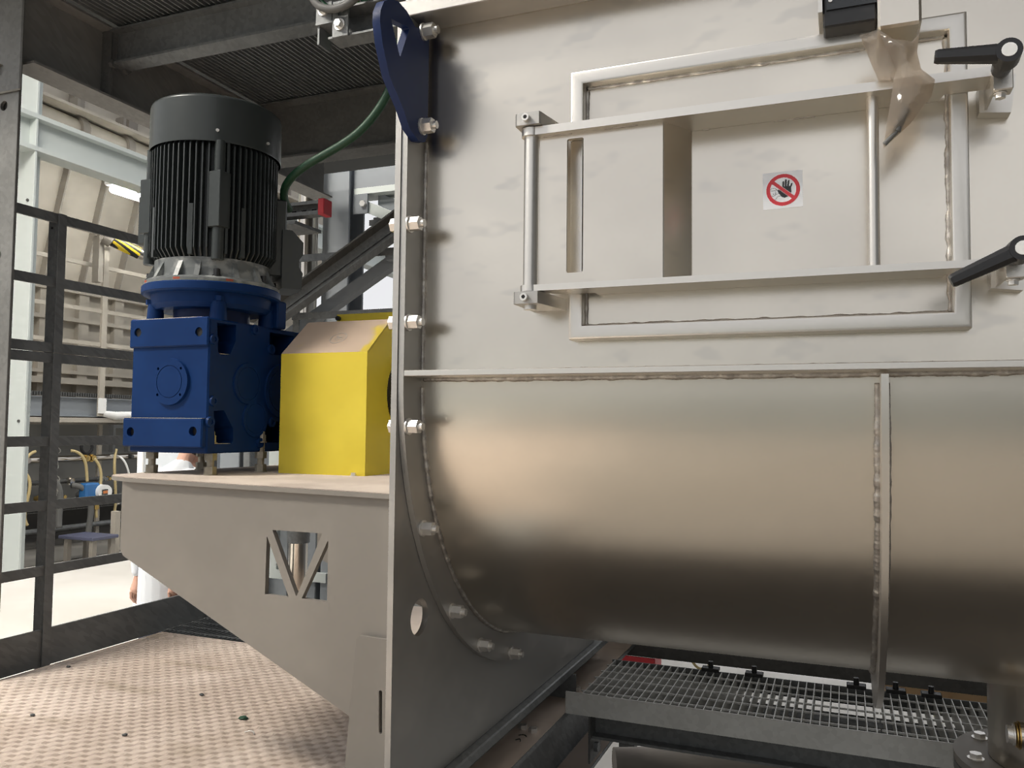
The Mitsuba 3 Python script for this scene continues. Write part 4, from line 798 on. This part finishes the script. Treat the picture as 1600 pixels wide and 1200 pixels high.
# ================================================================== the hall to the left
def hall():
    c = thing('steel_column', 'white painted column of the hall behind the railing, at the left', 'column')
    part(c, 'shaft', box(-4.335, -4.205, 2.15, 2.165, -0.25, 4.0, 0.002), M_PAINT); part(c, 'web', box(-4.30, -4.29, 2.165, 2.25, -0.25, 4.0), M_PAINT)
    for z in (0.62, 1.86): part(c, 'bolt', cyl((-4.245, 2.15, z), (-4.245, 2.143, z), 0.008, 12), M_GREYD, 30)
    i_thing('pale painted crane beam running through the hall high at the left', prism(sg.Polygon([(-4.33, 2.14), (-4.20, 2.14), (-4.20, 2.165), (-4.255, 2.165), (-4.255, 2.325), (-4.20, 2.325), (-4.20, 2.35), (-4.33, 2.35), (-4.33, 2.325), (-4.27, 2.325), (-4.27, 2.165), (-4.33, 2.165)]), 'y', 1.6, 7.0), M_PAINT)
    d = thing('duct', 'beige segmented round duct above the pale crane beam', 'duct')
    y = 2.3
    while y < 5.2:
        part(d, 'segment', cyl((-5.0, y, 2.66), (-5.0, y + 0.36, 2.66), 0.095, 24, 0.085), M_BEIGE, 30); part(d, 'band', cyl((-5.0, y + 0.34, 2.66), (-5.0, y + 0.40, 2.66), 0.112, 24), M_BEIGED, 30)
        part(d, 'hanger', box(-5.06, -4.98, y + 0.36, y + 0.385, 2.5, 2.9), M_BEIGED); y += 0.40
    part(d, 'tray', box(-5.08, -4.84, 2.2, 5.6, 2.755, 2.775), M_BEIGE)
    for y in (2.75, 3.25, 3.75): part(d, 'post', box(-5.30, -5.24, y, y + 0.09, 2.72, 3.4), M_BEIGED)
    l = thing('strip_light', 'lit white strip light under the pale crane beam, left of the motor', 'lamp')
    part(l, 'housing', box(-4.56, -4.44, 2.93, 3.75, 2.195, 2.225, 0.008), M_WHITE)
    for y in (3.0, 3.3, 3.6): part(l, 'holder', box(-4.46, -4.331, y, y + 0.02, 2.222, 2.232) , M_PAINT); part(l, 'holder_arm', box(-4.345, -4.3305, y, y + 0.02, 2.14, 2.23), M_PAINT)
    k = part(l, 'diffuser', box(-4.55, -4.45, 2.95, 3.73, 2.150, 2.195, 0.018), M_WHITE)
    scene[k]['emitter'] = {'type': 'area', 'radiance': {'type': 'rgb', 'value': [7.0, 6.9, 6.5]}}
    h = thing('striped_bumper', 'yellow and black striped cylinder on a pipe arm, left of the motor', 'bumper')
    part(h, 'drum', cyl((-4.8, 3.235, 1.905), (-4.72, 3.40, 1.84), 0.042, 24), M_HAZ, 30); part(h, 'end', cyl((-4.72, 3.40, 1.84), (-4.705, 3.43, 1.83), 0.036, 20), M_CHROME, 30)
    part(h, 'collar', cyl((-4.83, 3.19, 1.93), (-4.805, 3.235, 1.905), 0.055, 20), M_BEIGED, 30); part(h, 'pipe', cyl((-4.85, 2.2, 1.955), (-4.85, 4.2, 1.925), 0.012, 10), M_BEIGE, 30)
    part(h, 'arm', box(-4.9, -4.84, 3.16, 3.20, 1.60, 1.93), M_BEIGED)
    w = thing('walkway', 'grey walkway beam with a toothed grating edge along the beige casing', 'walkway')
    part(w, 'beam', ibeam('y', -5.0, 0.655, 0.135, 0.06, 1.0, 7.0), M_GREY); part(w, 'lower_pipe', box(-5.0, -4.95, 1.0, 7.0, 0.615, 0.648), M_BEIGE)
    part(w, 'grating_edge', cat([box(-4.985, -4.965, y, y + 0.011, 0.795, 0.822) for y in np.arange(1.6, 5.2, 0.02)]), M_GREYD, False, kind='stuff')
    for y in (1.5, 3.30, 5.1):
        part(w, 'post', box(-4.965, -4.945, y, y + 0.045, 0.66, 1.95), M_BEIGE)
        part(w, 'gusset', box(-4.945, -4.935, y - 0.01, y + 0.055, 0.68, 0.79), M_WHITE)
    for z in (1.16, 1.40, 1.72): part(w, 'rail', box(-4.965, -4.95, 1.5, 5.15, z, z + 0.028), M_BEIGE)
    part(w, 'fascia', box(-5.35, -5.02, 1.0, 7.0, 0.60, 0.655), M_BEIGED)
    # pipe rack with hoses
    r = thing('pipe_rack', 'rack of horizontal pipes with valves below the walkway at the left', 'pipe rack')
    for z, rad, m in ((0.36, 0.022, M_CHROME), (0.205, 0.016, M_GREYD), (0.055, 0.014, M_BEIGE), (0.025, 0.020, M_GREYD), (-0.12, 0.018, M_GALV)):
        part(r, 'pipe', cyl((-5.05, 1.2, z), (-5.05, 6.0, z), rad, 14), m, 30)
    for y in (2.60, 2.98, 3.42, 3.9): part(r, 'upright', box(-5.09, -5.07, y, y + 0.03, -0.25, 0.62), M_BEIGE)
    part(r, 'board', box(-5.25, -5.22, 1.2, 6.0, -0.02, 0.60), bs('mat_rack_board', base_color=(0.20, 0.20, 0.19), roughness=0.7))
    r2 = np.random.default_rng(3)
    for i in range(26):
        y, z = r2.uniform(2.6, 3.75), r2.choice([0.36, 0.205, 0.1, 0.03]); s = r2.uniform(0.014, 0.032)
        part(r, 'valve', cat(cyl((-5.03, y, z - s), (-5.03, y, z + s), s * 0.55, 10), cyl((-5.06, y, z), (-5.0, y, z), s * 0.75, 10)), (M_CHROME, M_GREYD, M_BRASS, M_GALV)[i % 4], 30)
    for y, z in ((2.93, -0.02), (3.24, 0.44)): part(r, 'handwheel', tube(np.stack([np.full(24, -4.98), y + 0.045 * np.cos(np.linspace(0, 6.02, 24)), z + 0.045 * np.sin(np.linspace(0, 6.02, 24))], 1), 0.010, 8, True), M_DARK, True)
    labs = [('thin yellow hose arching down at the far left of the pipe rack', [(-4.97, 2.83, 0.42), (-4.95, 2.75, 0.37), (-4.95, 2.74, 0.2), (-4.95, 2.75, -0.02)], M_HOSE, 0.010),
            ('thin yellow hose hanging beside the white column', [(-4.97, 2.72, 0.30), (-4.95, 2.76, 0.27), (-4.95, 2.77, 0.1), (-4.95, 2.78, -0.06)], M_HOSE, 0.010),
            ('thin yellow hose arching over the blue flow meter', [(-4.97, 3.10, 0.42), (-4.94, 3.17, 0.38), (-4.94, 3.21, 0.28), (-4.94, 3.22, 0.2)], M_HOSE, 0.010),
            ('yellow hose dropping straight beside the blue flow meter, on its right', [(-4.95, 3.28, 0.36), (-4.93, 3.31, 0.30), (-4.93, 3.31, 0.1), (-4.93, 3.30, -0.06)], M_HOSE, 0.010),
            ('yellow hose dropping nearest to the console plate', [(-4.95, 3.47, 0.42), (-4.93, 3.44, 0.34), (-4.93, 3.455, 0.15), (-4.93, 3.45, -0.05)], M_HOSE, 0.010),
            ('thick grey hose bending down left of the railing post', [(-4.97, 2.88, 0.26), (-4.93, 2.97, 0.20), (-4.93, 3.0, 0.08), (-4.93, 3.0, -0.10)], M_HOSEG, 0.020),
            ('thick grey hose bending down right of the railing post', [(-4.97, 3.12, 0.18), (-4.93, 3.22, 0.12), (-4.93, 3.25, 0.0), (-4.93, 3.25, -0.26)], M_HOSEG, 0.020),
            ('white slanting hose near the console at the pipe rack', [(-5.04, 3.50, 0.37), (-4.93, 3.52, 0.34), (-4.92, 3.57, 0.22), (-4.92, 3.62, 0.10)], M_WHITE, 0.008)]
    for lab, pts, m, rad in labs:
        h = thing('hose', lab, 'hose'); part(h, 'tube', tube(curve(pts, 24), rad, 10), m, True)
    h = thing('hose_nozzle', 'brass hose nozzle hanging below the pipe rack', 'nozzle')
    part(h, 'cone', cyl((-4.93, 3.25, -0.26), (-4.93, 3.245, -0.40), 0.018, 18, 0.034), M_BRASS, 30)
    f = thing('flow_meter', 'blue flow meter with a round white display head on the pipe rack', 'flow meter')
    part(f, 'housing', box(-4.98, -4.90, 3.18, 3.30, 0.08, 0.19, 0.012), bs('mat_meter_blue', base_color=(0.03, 0.14, 0.36), roughness=0.4)); part(f, 'head', cyl((-4.92, 3.31, 0.125), (-4.855, 3.30, 0.125), 0.052, 28), M_WHITE, 30)
    part(f, 'display', box(-4.856, -4.852, 3.272, 3.325, 0.105, 0.145), M_GREYD); part(f, 'reading', box(-4.853, -4.851, 3.278, 3.318, 0.115, 0.135), bs('mat_display', base_color=(0.6, 0.2, 0.06), roughness=0.4)); part(f, 'neck', cyl((-4.94, 3.30, 0.0), (-4.94, 3.30, 0.10), 0.022, 12), M_BRASS, 30)
    rl = thing('paper_roll', 'white plastic roll lying on a dark bracket under the walkway', 'roll'); part(rl, 'roll', tube([(-4.95, 3.34, 0.68), (-4.95, 3.45, 0.665), (-4.95, 3.62, 0.675)], [0.022, 0.03, 0.026], 14), M_WHITE, True)
    part(rl, 'bracket', cat(box(-4.97, -4.93, 3.42, 3.60, 0.575, 0.60), box(-4.97, -4.93, 3.42, 3.44, 0.4, 0.6), box(-4.97, -4.93, 3.56, 3.60, 0.4, 0.6)), M_GREYD)
    b = thing('step_stool', 'small dark step stool on the floor beyond the railing', 'stool')
    part(b, 'seat', box(-4.53, -4.24, 2.66, 2.86, -0.105, -0.085, 0.004), bs('mat_stool', base_color=(0.07, 0.075, 0.12), roughness=0.45))
    for x in (-4.50, -4.29):
        for y in (2.68, 2.82): part(b, 'leg', box(x, x + 0.03, y, y + 0.03, -0.25, -0.105), M_BEIGED)
    p = thing('post', 'slim beige post rising from the floor behind the step stool', 'post'); part(p, 'tube', box(-4.36, -4.32, 2.90, 2.94, -0.25, 0.05), M_BEIGE)
hall()

# ================================================================== the person beyond the railing
def person():
    X = -2.15
    UP = 0.045
    pr_ = thing('person', 'person in a white coat with a bowed head, mostly hidden behind the blue gearbox', 'person')
    def body(chains, fine=0.006, it=10):
        M = None
        def ball(c, r): return m3.Manifold.sphere(r, 20).translate([float(v) for v in c])
        for ch in chains:
            for (a, ra), (b, rb) in zip(ch[:-1], ch[1:]):
                h = m3.Manifold.batch_hull([ball(a, ra), ball(b, rb)]); M = h if M is None else M + h
        M = M.refine_to_length(fine); m = tri(M); m = trimesh.Trimesh(m.vertices, m.faces); trimesh.smoothing.filter_taubin(m, iterations=it); return m
    V = lambda y, z, x=0.0: np.array([X + x, y, z + UP * min(max((z + 0.25) / 0.3, 0), 1)])
    hip, chest, neck = V(1.10, 0.18), V(1.135, 0.36), V(1.175, 0.435)
    legs = []
    for s in (-1, 1):
        legs.append([(V(1.10, 0.17, 0.045 * s), 0.045), (V(1.105, -0.03, 0.045 * s), 0.030), (V(1.085, -0.215, 0.045 * s), 0.020), (V(1.135, -0.235, 0.048 * s), 0.016)])
    head = [(V(1.232, 0.490), 0.044), (V(1.238, 0.455), 0.034), (V(1.238, 0.432), 0.016)]
    face = [(V(1.272, 0.475), 0.006), (V(1.278, 0.462), 0.006)]
    ears = [[(V(1.215, 0.492, 0.043 * s), 0.007), (V(1.213, 0.504, 0.045 * s), 0.008)] for s in (-1, 1)]
    hands = []
    for s, wy, wz in ((1, 1.035, 0.055), (-1, 1.10, 0.03)):
        w = V(wy, wz, 0.115 * s); hands.append([(w + [0, 0.01, 0.04], 0.014), (w, 0.015), (w + [0, -0.008, -0.025], 0.017)])
        for k in range(4):
            o = (k - 1.5) * 0.0085; L = (0.036, 0.042, 0.040, 0.031)[k]; b0 = w + [o * 0.3, -0.010 + o, -0.032]
            hands.append([(b0, 0.0052), (b0 + [0.002 * s, 0.003, -L * 0.55], 0.0048), (b0 + [-0.006 * s, 0.010, -L * 0.95], 0.0042)])
        b0 = w + [-0.006 * s, 0.012, -0.012]; hands.append([(b0, 0.006), (b0 + [-0.008 * s, 0.012, -0.016], 0.0055), (b0 + [-0.010 * s, 0.013, -0.032], 0.0045)])
    torso = [[(hip, 0.058), (chest, 0.066), (neck, 0.026), (V(1.21, 0.490), 0.028)], [(V(1.14, 0.385, -0.085), 0.030), (V(1.14, 0.385, 0.085), 0.030)]]
    put(f'{pr_}__body', body([head, face] + ears + hands + legs + torso, 0.005, 6), M_SKIN, True, label='skin of face, neck and hands')
    arms = []
    for s, ey, ez, wy, wz in ((1, 1.085, 0.205, 1.037, 0.085), (-1, 1.10, 0.20, 1.10, 0.065)):
        arms.append([(V(1.14, 0.378, 0.092 * s), 0.037), (V(ey, ez, 0.115 * s), 0.029), (V(wy, wz, 0.115 * s), 0.021)])
    coat = [[(V(1.105, -0.02), 0.085), (V(1.10, 0.18), 0.078), (V(1.135, 0.35), 0.082), (V(1.165, 0.410), 0.042)], [(V(1.142, 0.378, -0.085), 0.040), (V(1.142, 0.378, 0.085), 0.040)]] + arms
    put(f'{pr_}__coat', body(coat), M_SHIRT, True, label='white work coat')
    put(f'{pr_}__trousers', body([[(a + 0, r + 0.012) for a, r in l[:3]] for l in legs]), M_TROUS, True, label='dark trousers')
    put(f'{pr_}__hair', body([[(V(1.222, 0.512), 0.043), (V(1.210, 0.498), 0.041), (V(1.200, 0.480), 0.032)]]), M_HAIR, True, label='short dark hair')
    for s in (-1, 1): put(numbered(f'{pr_}__shoe'), body([[(V(1.075, -0.228, 0.045 * s), 0.022), (V(1.14, -0.233, 0.050 * s), 0.017)]]), M_GREYD, True)
person()
